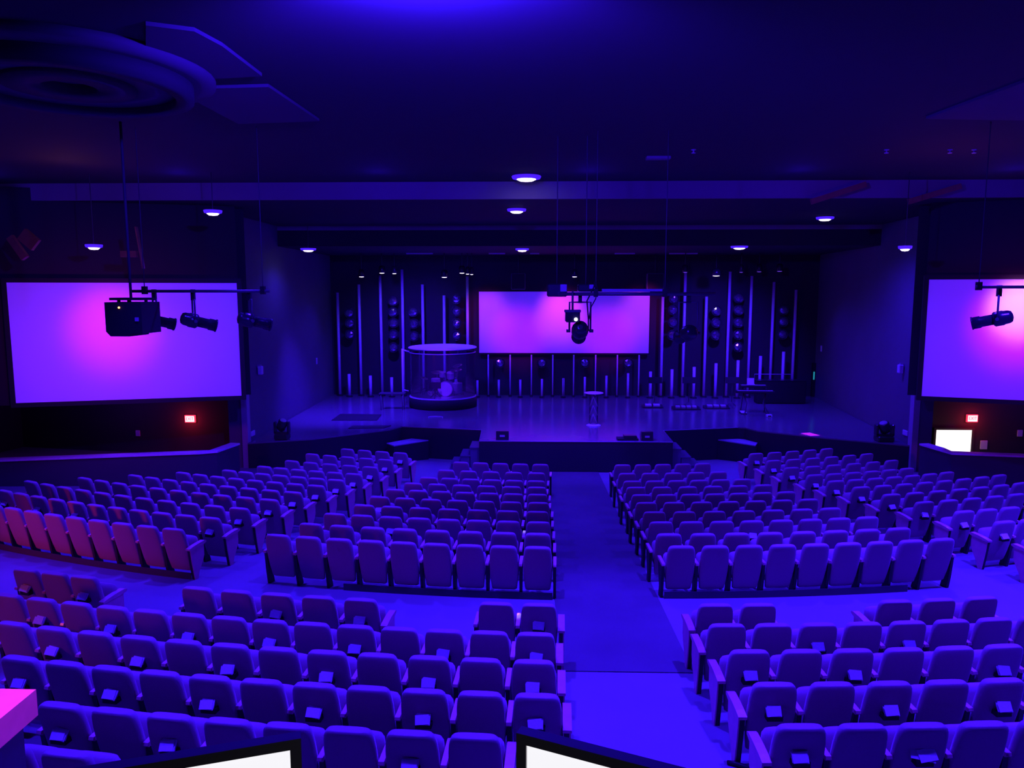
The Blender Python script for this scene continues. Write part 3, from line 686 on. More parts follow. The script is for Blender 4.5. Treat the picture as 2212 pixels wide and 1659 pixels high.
MB().span((-w * 0.44, -0.22, h / 2 + 0.03), (w * 0.44, 0.22, h / 2 + 0.07)).span((-w * 0.4, -0.03, h / 2), (-w * 0.36, 0.03, h / 2 + 0.04)).span((w * 0.36, -0.03, h / 2), (w * 0.4, 0.03, h / 2 + 0.04)).span((-w * 0.12, -0.03, h / 2), (-w * 0.06, 0.03, h / 2 + 0.04)).obj('mounting_bracket', 'black_matte', t)
MB().cyl((-0.02, 0, h / 2 + 0.05), (-0.02, 0, ZA - c.z), 0.022, n=10).obj('hanging_pole', 'rod', t)
# centre rig
YC = 13.0
pc = [at(1206, 636, YC), at(1545, 632, YC)]; pc[1].z = pc[0].z = at(1300, 635, YC).z
pipe(pc, 'black lighting pipe hanging before the centre screen', 0.03, hangers=(0.24, 0.68))
m = MB(); q = at(1340, 628, YC + 0.1); m.span((at(1300, 628, YC + 0.1).x, YC + 0.08, q.z - 0.012), (at(1432, 628, YC + 0.1).x, YC + 0.12, q.z + 0.03))
tag(m.obj('cable_tray', 'pale_trim', None, q), 'thin pale bar lying on the centre lighting pipe', 'bar')
ellipsoidal('profile_spotlight', at(1254, 707, YC - 0.1), at(1250, 728, YC + 0.5), pc[0].z, 'round black spotlight seen from behind, before the centre screen', k=1.2)
ellipsoidal('profile_spotlight', at(1496, 716, YC - 0.1), at(1468, 728, YC + 0.35), pc[0].z, 'black spotlight hanging right of the centre screen', k=1.15)
a, b_ = at(1221.5, 671, YC - 0.2), at(1253, 696.5, YC - 0.2); c = (a + b_) / 2
t = thing('hanging_camera', 'small boxy hanging camera with bright lens before centre screen', 'camera', (c.x, YC - 0.1, c.z)); w, h = b_.x - a.x, a.z - b_.z
MB().bevel_box((0, 0, 0), (w, 0.22, h), 0.02).obj('body', 'black_gloss', t)
MB().span((-w / 2 - 0.01, -0.13, h * 0.36), (w / 2 + 0.01, 0.13, h * 0.56)).obj('hood', 'steel', t)
MB().span((-w * 0.4, -0.118, -h * 0.3), (-w * 0.02, -0.108, h * 0.12)).obj('dark_window', 'rubber', t)
MB().lathe((w * 0.21, -0.11, -h * 0.24), (0, -1, 0), [(0.03, 0), (0.03, 0.02), (0.02, 0.028), (0.001, 0.03)], 12).obj('lens', 'led_white', t)
MB().cyl((0, 0, h * 0.5), (0, 0, pc[0].z - c.z + 0.05), 0.018, n=8).obj('hanging_pole', 'rod', t)
for (x0, y0, x1, y1), lab in (((1182, 613, 1225, 641), 'boxy black projector on the centre pipe, left one of two'), ((1249, 614, 1285, 630), 'boxy projector on the centre pipe, right one of two')):
    a, b_ = at(x0, y0, YC + 0.2), at(x1, y1, YC + 0.2); c = (a + b_) / 2; w, h = b_.x - a.x, a.z - b_.z
    t = thing('projector', lab, 'projector', (c.x, YC + 0.4, c.z), 0, 'projectors on the centre pipe')
    MB().bevel_box((0, 0, 0), (w, 0.4, h), 0.02).obj('body', 'black_gloss', t)
    MB().span((w * 0.16, -0.215, -h * 0.1), (w * 0.48, -0.2, h * 0.45)).obj('rear_panel', 'pale_trim', t)
    MB().cyl((0, 0, h / 2), (0, 0, ZA - c.z), 0.009, n=8).obj('hanging_pole', 'rod', t)
# loose cables from the centre rod
m = MB(); p = at(1286, 605, YC)
m.tube([p, at(1283, 620, YC), at(1275, 636, YC), at(1268, 650, YC), at(1271, 690, YC), at(1271, 715, YC)], 0.012, 6)
m.tube([p, at(1290, 622, YC), at(1287, 645, YC), at(1276, 665, YC), at(1272, 690, YC)], 0.009, 6)
tag(m.obj('rig_cable', 'rubber', None, p), 'black cable looping down from the centre pipe rod', 'cable')
# right rig
YR = 12.5
pr = [at(2108, 620, YR), at(2420, 617, YR)]; pr[1].z = pr[0].z
pipe(pr, 'black lighting pipe hanging before the right projection screen', hangers=(0.02, 0.8))
prof(2186, 683, 2098, 699, 0.28, YR, pr[0].z, 'black profile spotlight hanging before the right screen')

# ------------------------------------------------------------------ ceiling pieces
ct = onz(150, 192, ZA - 0.25)
t = thing('ceiling_ring', 'large round dark drum with rings on the ceiling, upper left', 'ceiling fixture', (ct.x, ct.y, ZA))
MB().lathe((0, 0, 0), (0, 0, -1), [(1.62, 0), (1.62, 0.10), (1.45, 0.12)], 48).obj('drum', 'ceiling_pale', t)
def ring(r0, r1, z0, z1, name, m):
    b = MB(); n = 48
    b.rings([[Vector((r * math.cos(2 * PI * j / n), r * math.sin(2 * PI * j / n), z)) for j in range(n)] for r, z in ((r0, z0), (r1, z0), (r1, z1), (r0, z1), (r0, z0))], True, False)
    b.obj(name, m, t)
ring(1.16, 1.36, -0.12, -0.30, 'outer_ring', 'ceiling'); ring(0.72, 1.16, -0.12, -0.20, 'middle_ring', 'ceiling_pale'); ring(0.30, 0.72, -0.12, -0.24, 'inner_ring', 'ceiling')
for k, (pts, lab) in enumerate(((((315, 55), (420, 68), (480, 100), (566, 165), (432, 172), (400, 205), (315, 120)), 'pale slanted ceiling panel nearer the round drum, upper left'),
                                (((402, 208), (430, 192), (580, 188), (690, 262), (515, 268)), 'pale slanted ceiling panel farther from the round drum, upper left'),
                                (((2000, 257), (2212, 178), (2330, 140), (2330, 262)), 'pale triangular ceiling panel at the upper right'))):
    P = [onz(px, py, ZA - 0.04) for px, py in pts]; c = sum(P, Vector()) / len(P)
    tag(MB().prism(P, (0, 0, 0.04)).obj('ceiling_panel', 'ceiling_pale', None, c), lab, 'ceiling panel')
# small sprinklers and a rail along the ceiling
for i, px in enumerate((1498, 1915, 2052, 2104)):
    p = onz(px, 330, ZA - 0.06)
    t = thing('sprinkler', 'small pale ceiling sprinkler head, %s of four from the left' % ords[i], 'sprinkler', (p.x, p.y, ZA), 0, 'ceiling sprinklers')
    MB().lathe((0, 0, 0), (0, 0, -1), [(0.05, 0), (0.045, 0.015), (0.015, 0.02), (0.015, 0.06)], 12).obj('stem', 'pale_trim', t)
    MB().lathe((0, 0, -0.06), (0, 0, -1), [(0.04, 0), (0.04, 0.008)], 12).obj('deflector', 'white_paint', t)
p, q = onz(1396, 342, ZA - 0.03), onz(1446, 343, ZA - 0.03)
tag(MB().span((p.x, p.y - 0.1, ZA - 0.05), (q.x, p.y + 0.1, ZA)).obj('ceiling_vent', 'fascia', None, ((p.x + q.x) / 2, p.y, ZA)), 'short pale vent strip on the dark ceiling, right of centre', 'vent')
# catwalk steel above left screen and on right band, warm light put into colour
def brace(a, b, w, lab, m='brown_timber'):
    a, b = Vector(a), Vector(b); d = (b - a); c = (a + b) / 2
    q = d.to_track_quat('X', 'Z').to_matrix()
    tag(MB().box(c, (d.length, 0.1, w), q).obj('roof_brace', m, None, c), lab, 'roof brace', 'timber roof braces')
brace(at(22, 512, 17.2), at(55, 558, 17.2), 0.16, 'brown slanting truss brace at the left edge above the left screen')
brace(at(48, 505, 17.3), at(78, 530, 17.3), 0.3, 'short wide brown truss brace above the left screen')
brace(at(262, 549, 17.4), at(296, 549, 17.4), 0.14, 'short level brown truss brace above the hanging speaker')
brace(at(294, 490, 17.4), at(310, 580, 17.4), 0.03, 'thin slanting brown rod above the hanging speaker')
Yp = Y1 - 0.25
brace(at(1752, 436, Yp), at(1870, 398, Yp), 0.13, 'brown slanting truss brace on the right ceiling band, left of two')
brace(at(1962, 436, Yp), at(2075, 402, Yp), 0.13, 'brown slanting truss brace on the right ceiling band, right of two')
lamp('roof_work_light', 'POINT', tuple(at(150, 430, 15.6)), 7, (1.0, 0.25, 0.06), radius=0.1)  # unseen warm point lights added near the braces
lamp('roof_work_light', 'POINT', tuple(at(2050, 470, 15.0)), 7, (1.0, 0.15, 0.08), radius=0.1)

# ------------------------------------------------------------------ wall pieces in the wings
def on_wall(px, py, p, q):
    d = ray(px, py); e = q - p; n = Vector((e.y, -e.x, 0)); return d * (n.dot(Vector((p.x, p.y, 0))) / n.dot(d))
for (px, py, w, h), side, cat, lab in (((556, 800, 0.16, 0.27), 'l', 'wall speaker', 'small pale wall speaker near the left pillar'), ((1952, 797, 0.16, 0.27), 'r', 'wall speaker', 'small pale wall speaker near the right pillar')):
    P, Q = (CL_, BL_) if side == 'l' else (CR_, BR_); p = on_wall(px, py, P, Q); sg = 1 if side == 'l' else -1
    t = thing('wall_speaker', lab, cat, p, 0, 'wall speakers in the wings')
    MB().bevel_box((0.1 * sg, 0, 0), (0.14, w, h), 0.02).obj('cabinet', 'white_paint', t)
    MB().span((0, -0.03, h * 0.35), (0.12 * sg, 0.05, h * 0.5 + 0.04)).obj('bracket', 'pale_trim', t)
for px, py, side, lab in ((545, 936, 'l', 'small pale switch plate low on the left wing wall'), (1957, 935, 'r', 'small pale switch plate low on the right wing wall'), (683, 780, 'l', 'narrow pale plate high on the left wing wall'), (1775, 753, 'r', 'narrow pale plate high on the right wing wall')):
    P, Q = (CL_, BL_) if side == 'l' else (CR_, BR_); p = on_wall(px, py, P, Q); sg = 1 if side == 'l' else -1
    tall_ = 'narrow' in lab
    tag(MB().bevel_box(p + Vector((0.02 * sg, 0, 0)), (0.04, 0.12 if tall_ else 0.3, 0.26 if tall_ else 0.16), 0.01).obj('switch_plate', 'white_paint', None, p), lab, 'wall plate')
# doorway with a green lit edge at the far right of the stage
p0, p1 = on_wall(1741, 860, CR_, BR_), on_wall(1762, 870, CR_, BR_)
zt = on_wall(1752, 781, CR_, BR_).z; xx = min(p0.x, p1.x) - 0.03
struct('door_2', MB().span((BR_.x - 0.14, p0.y - 0.05 if p0.y > p1.y else p1.y, STAGE), (BR_.x + 0.02, 33.4, zt)), 'rubber')
g0 = at(1758.5, 803, 31.6); g1 = at(1758.5, 820, 31.6)
tag(MB().span((g0.x - 0.02, 31.57, g1.z), (g0.x + 0.02, 31.61, g0.z)).obj('green_light_strip', 'led_green', None, (g0.x, 31.6, g1.z)), 'thin green light strip by the dark doorway, right end of stage', 'light strip')

def moving_head(x0, y0, x1, y1, lab, flip):
    Y = 24.1 if not flip else 23.75
    p = onz((x0 + x1) / 2, y1, STAGE); Y = p.y
    a, b_ = at(x0, y0, Y), at(x1, y1, Y); w, h = b_.x - a.x, a.z - STAGE
    t = thing('moving_head_light', lab, 'stage light', (p.x, p.y, STAGE), 0, 'moving head lights on the wings')
    MB().bevel_box((0, 0, h * 0.13), (w * 0.85, w * 0.7, h * 0.26), 0.03).obj('base', 'black_gloss', t)
    for sg in (-1, 1): MB().bevel_box((sg * w * 0.42, 0, h * 0.52), (w * 0.15, w * 0.35, h * 0.52), 0.025).obj('yoke_arm', 'black_gloss', t)
    MB().box((0, 0, h * 0.30), (w * 0.9, w * 0.35, h * 0.1)).obj('yoke_base', 'black_gloss', t)
    ax = Vector((0.35 if not flip else -0.35, -0.25, 0.9)).normalized()
    MB().lathe(Vector((0, 0, h * 0.62)) - ax * h * 0.26, ax, [(w * 0.12, 0), (w * 0.26, h * 0.08), (w * 0.30, h * 0.3), (w * 0.27, h * 0.5), (w * 0.24, h * 0.52)], 16).obj('lamp_head', 'black_gloss', t)
    MB().lathe(Vector((0, 0, h * 0.62)) + ax * h * 0.255, ax, [(w * 0.23, 0), (w * 0.18, 0.02), (0.001, 0.035)], 16).obj('lens', 'pale_trim', t)
moving_head(592, 900, 628, 949, 'black moving head light on the left wing edge of the stage', False)
moving_head(1890, 906, 1928, 953, 'black moving head light on the right wing edge of the stage', True)

# ------------------------------------------------------------------ drum booth
BY = 30.35; bc = at(957, 850, BY); bc = Vector((bc.x, BY, STAGE)); RZ = -4.2 - STAGE
t = thing('drum_booth', 'round clear drum booth with flat lid on a black riser', 'drum booth', bc)
MB().lathe((0, 0, 0), (0, 0, 1), [(1.30, 0), (1.36, 0.03), (1.36, RZ - 0.02), (1.33, RZ - 0.012)], 48).obj('riser', 'black_matte', t)
MB().lathe((0, 0, RZ - 0.02), (0, 0, 1), [(1.34, 0), (1.34, 0.02)], 48).obj('riser_top', 'white_paint', t)
top = at(957, 766, BY - 1.28).z - STAGE
b = MB(); n = 64; b.rings([[Vector((1.30 * math.cos(2 * PI * j / n), 1.30 * math.sin(2 * PI * j / n), z)) for j in range(n)] for z in (RZ, top)], True, False); b.obj('clear_wall', 'acrylic', t)
def hoop(z, r, rr, name, m, a0=0, a1=2 * PI):
    k = 40; MB().tube([(r * math.cos(a0 + (a1 - a0) * j / k), r * math.sin(a0 + (a1 - a0) * j / k), z) for j in range(k + 1)], rr, 6).obj(name, m, t)
hoop(top, 1.31, 0.022, 'top_hoop', 'pale_trim'); hoop(RZ + 0.015, 1.31, 0.02, 'bottom_hoop', 'pale_trim')
lid = at(957, 750, BY).z - STAGE
m = MB(); m.lathe((0, 0, lid - 0.02), (0, -0.02, 1), [(1.34, 0), (1.36, 0.01), (1.36, 0.03), (1.34, 0.04)], 56); m.obj('lid', 'white_paint', t)
for a in (0.3, 1.9, 3.4, 4.2, 5.3):
    MB().span((1.28 * math.cos(a) - 0.02, 1.28 * math.sin(a) - 0.02, top), (1.28 * math.cos(a) + 0.02, 1.28 * math.sin(a) + 0.02, lid)).obj('lid_post', 'steel', t)
# drum kit
DZ = -4.2
def dk(px, py, dy=0.0): p = at(px, py, BY + dy); return p
dt = thing('drum_kit', 'drum kit with pale bass drum inside the clear booth', 'drum kit', (bc.x, BY, DZ)); D0 = Vector((bc.x, BY, DZ))
bd = dk(964.5, 843, -0.35) - D0; R = 0.29; bd.z = R + 0.01
bass = MB().lathe(bd + Vector((0, 0.45, 0)), (-0.12, -1, 0), [(R, 0), (R + 0.02, 0.01), (R + 0.02, 0.05), (R, 0.05), (R, 0.4), (R + 0.02, 0.4), (R + 0.02, 0.45), (R, 0.45)], 28).obj('bass_drum', 'drum_shell', dt)
fc = bd + Vector((-0.054, 0, 0)); MB().lathe(fc, (-0.12, -1, 0), [(R - 0.01, -0.005), (R - 0.01, 0.005)], 28).obj('bass_drum_head', 'drum_skin', bass)
MB().lathe(fc + Vector((0.10, -0.003, -0.06)), (-0.12, -1, 0), [(0.05, 0), (0.05, 0.006)], 16).obj('port_hole', 'black_matte', bass)
def tom(px, py, r, h, nm, dy, tilt=(0, -0.3, 1), legs=False):
    c = dk(px, py, dy) - D0; ax = Vector(tilt).normalized()
    drum = MB().lathe(c - ax * h / 2, ax, [(r, 0), (r * 1.04, 0.01), (r, 0.03), (r, h - 0.03), (r * 1.04, h - 0.01), (r * 0.98, h)], 20).obj(nm, 'drum_shell', dt)
    MB().lathe(c + ax * (h / 2 + 0.001), ax, [(r * 0.96, 0), (r * 0.96, 0.006)], 20).obj('drum_head', 'drum_skin', drum)
    if legs:
        for k in range(3):
            a = 2 * PI * k / 3; MB().cyl((c.x + r * math.cos(a), c.y + r * math.sin(a), c.z), (c.x + r * 1.2 * math.cos(a), c.y + r * 1.2 * math.sin(a), 0), 0.012, n=6).obj('drum_leg', 'chrome', drum)
    else: MB().cyl(c - ax * h / 2, (bd.x, bd.y + 0.25, bd.z + R), 0.014, n=6).obj('tom_arm', 'chrome', dt)
tom(973, 811, 0.15, 0.24, 'rack_tom', -0.1)
tom(956, 809, 0.13, 0.18, 'rack_tom', -0.05)
tom(941, 822, 0.18, 0.16, 'snare_drum', -0.2, (0, -0.05, 1), True)
tom(988, 838, 0.2, 0.4, 'floor_tom', 0.1, (0, -0.05, 1), True)
def cymbal(px, py, r, dy, tilt, fx):
    c = dk(px, py, dy) - D0; ax = Vector(tilt).normalized()
    MB().lathe(c, ax, [(r, 0), (r * 0.6, 0.02), (r * 0.2, 0.035), (r * 0.12, 0.06), (0.01, 0.07)], 24).obj('cymbal', 'brass', dt)
    st = MB().cyl((c.x, c.y, 0), c, 0.012, n=6).obj('cymbal_stand', 'chrome', dt)
    for k in range(3):
        a = 2 * PI * k / 3 + 0.4; MB().cyl((c.x, c.y, 0.28), (c.x + 0.25 * math.cos(a), c.y + 0.25 * math.sin(a), 0.01), 0.01, n=6).obj('stand_leg', 'chrome', st)
cymbal(944, 804, 0.25, 0.05, (0.05, -0.2, 1), 0); cymbal(988, 790, 0.2, 0.25, (-0.25, -0.3, 1), 0); cymbal(985, 799, 0.24, 0.0, (-0.05, -0.15, 1), 0); cymbal(916, 817, 0.17, 0.2, (0.3, -0.2, 1), 0)
# stool
c = dk(960, 826, 0.55) - D0
MB().lathe((c.x, c.y, 0.44), (0, 0, 1), [(0.15, 0), (0.17, 0.03), (0.15, 0.08)], 18).obj('throne_seat', 'black_matte', dt); MB().cyl((c.x, c.y, 0), (c.x, c.y, 0.44), 0.02, n=8).obj('throne_post', 'chrome', dt)
def music_stand(p, z, w, h, lab, zb, lean=0.25, group='black music stands'):
    t = thing('music_stand', lab, 'music stand', (p.x, p.y, zb), 0, group)
    MB().box((0, -0.02, z - zb), (w, 0.02, h), Matrix.Rotation(-lean, 3, 'X')).box((0, -0.06, z - zb - h * 0.48), (w, 0.06, 0.015)).obj('desk', 'black_matte', t)
    MB().cyl((0, 0, 0.2), (0, 0, z - zb), 0.014, n=8).obj('pole', 'steel', t)
    for k in range(3):
        a = 2 * PI * k / 3 + 0.5; MB().cyl((0, 0, 0.22), (0.24 * math.cos(a), 0.24 * math.sin(a), 0.012), 0.01, n=6).obj('leg', 'steel', t)
p = dk(940, 832, -0.85); music_stand(p, p.z, 0.46, 0.24, 'black music stand in front of the bass drum inside booth', DZ)
# frame rail beside the booth
t = thing('side_rail', 'pale upright rail with two arms at the left of the drum booth', 'rail', (at(871, 850, BY).x, BY, STAGE))
x0 = t.location.x; z1, z2_ = at(871, 756, BY).z - STAGE, at(871, 842, BY).z - STAGE
MB().cyl((0, 0, 0), (0, 0, z1 + 0.05), 0.045, n=10).obj('post', 'white_paint', t)
MB().tube([(0, 0, z1), (0.28, 0, z1 - 0.07)], 0.03, 8).obj('upper_arm', 'white_paint', t); MB().tube([(0, 0, z2_), (0.22, 0, z2_ - 0.05)], 0.022, 8).obj('lower_arm', 'white_paint', t)

# ------------------------------------------------------------------ other things on the stage
# pedestal table
pb = onz(1282, 919, STAGE); tp = at(1282, 848, pb.y).z - STAGE
t = thing('pedestal_table', 'tall round clear table with zigzag column at front of stage', 'table', (pb.x, pb.y, STAGE))
MB().lathe((0, 0, tp - 0.03), (0, 0, 1), [(0.30, 0), (0.325, 0.01), (0.325, 0.025), (0.31, 0.03)], 32).obj('table_top', 'white_paint', t)
MB().lathe((0, 0, 0), (0, 0, 1), [(0.25, 0), (0.25, 0.015), (0.17, 0.05), (0.15, 0.06)], 28).obj('base', 'white_paint', t)
b = MB(); b.rings([[Vector((0.15 * math.cos(2 * PI * j / 28), 0.15 * math.sin(2 * PI * j / 28), z)) for j in range(28)] for z in (0.05, tp - 0.03)], True, False); b.obj('clear_column', 'acrylic', t)
zz = MB(); rr = 0.13
for k in range(3):
    z0 = 0.06 + k * 0.3
    zz.tube([(-rr, 0, z0), (-0.02, -0.02, z0 + 0.34)], 0.018, 6); zz.tube([(-0.02, -0.02, z0 + 0.34), (rr, 0, z0)], 0.018, 6)
zz.obj('zigzag_insert', 'white_paint', t)
# wedge monitors and flat box at the front edge
for (x0, x1), lab in (((1072, 1099), 'black wedge floor monitor, left one at the stage front'), ((1384, 1409), 'black wedge floor monitor, right one at the stage front')):
    a, b_ = at(x0, 950, yfr + 0.28), at(x1, 950, yfr + 0.28); w = b_.x - a.x
    t = thing('floor_monitor', lab, 'speaker', ((a.x + b_.x) / 2, yfr + 0.3, STAGE), 0, 'wedge monitors at the stage front')
    MB().prism([(-w / 2, -0.18, 0), (-w / 2, 0.18, 0), (-w / 2, 0.18, 0.16), (-w / 2, -0.02, 0.28), (-w / 2, -0.18, 0.28)], (w, 0, 0)).obj('cabinet', 'black_gloss', t)
    MB().box((0, 0.09, 0.225), (w * 0.86, 0.2, 0.012), Matrix.Rotation(-0.54, 3, 'X')).obj('grille', 'steel', t)
    MB().span((-w * 0.2, -0.188, 0.1), (w * 0.2, -0.18, 0.16)).obj('rear_handle', 'pale_trim', t)
a, b_ = at(1333, 950, yfr + 0.3), at(1378, 950, yfr + 0.3); c = (a + b_) / 2; w = b_.x - a.x
t = thing('floor_box', 'low flat black box beside the right wedge monitor', 'box', (c.x, yfr + 0.35, STAGE))
MB().span((-w / 2, -0.2, 0), (w / 2, 0.2, 0.05)).obj('tray', 'black_matte', t); MB().bevel_box((w * 0.12, 0, 0.095), (w * 0.62, 0.28, 0.09), 0.012).obj('unit', 'black_gloss', t)
# keyboards
kf = onz(1630, 893, STAGE); KY = kf.y
def kp(px, py, dy=0): return at(px, py, KY + dy)
t = thing('keyboard_stand', 'black two-tier keyboard stand on the right of stage', 'keyboard stand', (kf.x, KY, STAGE)); K0 = Vector((kf.x, KY, STAGE))
zl, zu = kp(1640, 849).z - STAGE, kp(1630, 838).z - STAGE
for sg in (-1, 1):
    MB().tube([(sg * 0.45, -0.3, 0.02), (sg * 0.3, 0.0, zl * 0.5), (sg * 0.42, 0.12, zl - 0.03)], 0.022, 8).obj('leg', 'steel', t)
    MB().tube([(sg * 0.42, 0.2, zl - 0.03), (sg * 0.40, 0.32, zu - 0.02), (sg * 0.4, 0.0, zu - 0.02)], 0.016, 6).obj('upper_arm', 'steel', t)
    MB().tube([(sg * 0.45, -0.32, 0.02), (sg * 0.45, 0.35, 0.02)], 0.02, 6).obj('foot', 'steel', t)
    MB().tube([(sg * 0.45, 0.3, 0.02), (sg * 0.42, 0.12, zl - 0.03)], 0.018, 6).obj('rear_leg', 'steel', t)
MB().tube([(-0.45, 0.12, zl - 0.04), (0.45, 0.12, zl - 0.04)], 0.02, 6).obj('crossbar', 'steel', t)
def keyboard(px0, px1, z, d, dy, rz, lab):
    a, b_ = kp(px0, 845), kp(px1, 845); w = b_.x - a.x
    t = thing('keyboard', lab, 'keyboard', ((a.x + b_.x) / 2, KY + dy, STAGE + z), rz, 'keyboards on the stand')
    kb = MB().bevel_box((0, 0, 0.045), (w, d, 0.09), 0.015).obj('body', 'black_gloss', t)
    MB().span((-w * 0.45, -d / 2 + 0.02, 0.088), (w * 0.45, -d / 2 + 0.17, 0.1)).obj('white_keys', 'white_paint', kb)
    bk = MB()
    for j in range(20): bk.span((-w * 0.44 + j * w * 0.044, -d / 2 + 0.08, 0.1), (-w * 0.44 + j * w * 0.044 + w * 0.02, -d / 2 + 0.17, 0.107))
    bk.obj('black_keys', 'rubber', kb)
keyboard(1589, 1672, zl, 0.3, 0.02, -0.06, 'lower keyboard of the two-tier stand'); keyboard(1600, 1658, zu, 0.26, 0.18, -0.04, 'upper keyboard of the two-tier stand')
c = kp(1621, 834, 0.2); t = thing('sheet_holder', 'small pale sheet on the upper keyboard', 'paper', (c.x, c.y, STAGE + zu + 0.1)); tag(t, t['label'], 'paper')
MB().box((0, 0, 0.13), (0.26, 0.01, 0.24), Matrix.Rotation(-0.2, 3, 'X')).obj('sheet', 'paper', t); MB().box((0, -0.05, 0.015), (0.28, 0.12, 0.02)).obj('ledge', 'white_paint', t)
# black case behind the keyboards
a, b_ = at(1636, 873, 31.2), at(1741, 873, 31.2); zt = at(1690, 822, 31.2).z
t = thing('upright_case', 'long black case standing behind the keyboards by the right wall', 'case', ((a.x + b_.x) / 2, 31.5, STAGE)); w = b_.x - a.x
MB().bevel_box((0, 0, (zt - STAGE) / 2), (w, 0.5, zt - STAGE - 0.04), 0.02).obj('case_body', 'black_matte', t)
MB().span((-w / 2 - 0.02, -0.27, zt - STAGE - 0.03), (w / 2 + 0.02, 0.27, zt - STAGE)).obj('lid', 'black_gloss', t)
for sg in (-1, 1): MB().span((sg * w * 0.42 - 0.05, -0.2, 0), (sg * w * 0.42 + 0.05, 0.2, 0.05)).obj('skid', 'rubber', t)
m = MB(); p = at(1620, 810.5, 31.1); q = at(1700, 810.5, 31.1)
# rail on the case
tt = thing('guard_rail', 'thin pale rail above the black case', 'rail', (p.x, 31.5, zt))
MB().tube([(0, 0, 0), (0, 0, p.z - zt), (q.x - p.x, 0, p.z - zt), (q.x - p.x, 0, 0)], 0.014, 6).obj('rail', 'pale_trim', tt)
tt.location.x += 0.3
# music stands
for px, lab in ((1415, 'black music stand, left of three on the right of stage'), (1489, 'black music stand, middle of three on the right of stage'), (1582, 'black music stand beside the keyboards, right of three')):
    p = at(px, 821, 30.3); music_stand(p, p.z, 0.55, 0.24, lab, STAGE)
# pedalboards and small floor gear
def pedalboard(px0, px1, py, lab, m, nped):
    a, b_ = onz(px0, py, STAGE), onz(px1, py, STAGE); w = b_.x - a.x
    t = thing('pedalboard', lab, 'pedalboard', ((a.x + b_.x) / 2, a.y, STAGE), 0, 'pedalboards on the stage floor')
    MB().prism([(-w / 2, -0.2, 0), (-w / 2, 0.2, 0), (-w / 2, 0.2, 0.1), (-w / 2, -0.2, 0.04)], (w, 0, 0)).obj('board', 'black_gloss', t)
    for j in range(nped):
        x = -w * 0.4 + w * 0.8 * (j + 0.5) / nped
        MB().box((x, 0.0, 0.1), (w * 0.6 / nped, 0.16, 0.06), Matrix.Rotation(0.15, 3, 'X')).obj('pedal', m, t)
pedalboard(1387, 1431, 880, 'pale pedalboard on stage floor, left of three', 'white_paint', 2)
pedalboard(1452, 1511, 884, 'dark pedalboard on stage floor, middle of three', 'pale_trim', 4)
pedalboard(1520, 1574, 882, 'low pedalboard on stage floor, right of three', 'pale_trim', 3)
p = onz(1600, 890, STAGE); t = thing('pedal', 'small pale foot pedal before the keyboard stand', 'pedal', (p.x, p.y - 0.35, STAGE))
MB().box((0, 0, 0.05), (0.2, 0.26, 0.03), Matrix.Rotation(0.2, 3, 'X')).obj('treadle', 'white_paint', t); MB().span((-0.11, -0.14, 0), (0.11, 0.14, 0.03)).obj('base', 'black_matte', t)
p = onz(1661, 901, STAGE); t = thing('floor_light', 'small pale box on stage floor right of the keyboards', 'box', (p.x, p.y, STAGE))
MB().bevel_box((0, 0, 0.05), (0.2, 0.16, 0.1), 0.015).obj('body', 'white_paint', t); MB().span((-0.06, -0.09, 0.03), (0.06, -0.08, 0.07)).obj('front_window', 'black_gloss', t)
m = MB(); c = onz(941, 902, STAGE)
m.tube([(c.x + 0.26 * math.cos(a), c.y + 0.16 * math.sin(a), STAGE + 0.015) for a in [(-0.3 + 3.7 * j / 20) for j in range(21)]], 0.014, 6)
tag(m.obj('floor_cable', 'white_paint', None, (c.x, c.y, STAGE)), 'pale curved cable on the stage floor before the drum booth', 'cable')
# thin dark sheets standing in for shadows on the left wing
P = [onz(px, py, STAGE) for px, py in ((716, 908.5), (735, 895), (824, 896), (814, 908.5))]; c = sum(P, Vector()) / 4
tag(MB().prism([(p.x, p.y, STAGE) for p in P], (0, 0, 0.02)).obj('floor_mat', 'black_matte', None, c), 'dark shadow patch on the left wing of the stage, larger of two', 'shadow patch')
P = [onz(px, py, STAGE) for px, py in ((752, 926), (762, 920.5), (845, 920), (830, 925))]; c = sum(P, Vector()) / 4
tag(MB().prism([(p.x, p.y, STAGE) for p in P], (0, 0, 0.02)).obj('floor_mat', 'black_matte', None, c), 'narrow dark shadow patch near the left stage edge, smaller of two', 'shadow patch')
# side table on the left wing
a = onz(827, 886, STAGE); zt = at(836, 850, a.y).z
t = thing('side_table', 'thin-legged dark table on the stage left of the drum booth', 'table', (a.x + 0.35, a.y + 0.2, STAGE))
MB().span((-0.5, -0.22, zt - STAGE - 0.03), (0.5, 0.22, zt - STAGE)).obj('table_top', 'steel', t)
for sx in (-0.42, 0.42):
    for sy in (-0.18, 0.18): MB().cyl((sx, sy, 0), (sx, sy, zt - STAGE - 0.03), 0.018, n=6).obj('leg', 'steel', t)
# pinkish sheet on the right wing edge
p = onz(1750, 939, STAGE); t = tag(MB().box((p.x, p.y, STAGE + 0.008), (0.34, 0.5, 0.014), Matrix.Rotation(0.3, 3, 'Z')).obj('floor_sheet', 'oak_cap', None, (p.x, p.y, STAGE)), 'small bright sheet lying on the right wing edge of the stage', 'sheet')
lamp('wing_accent', 'SPOT', (p.x + 0.3, p.y + 0.5, 1.2), 900, (1.0, 0.02, 0.9), (p.x, p.y, STAGE), 7, 0.6, 0.05)
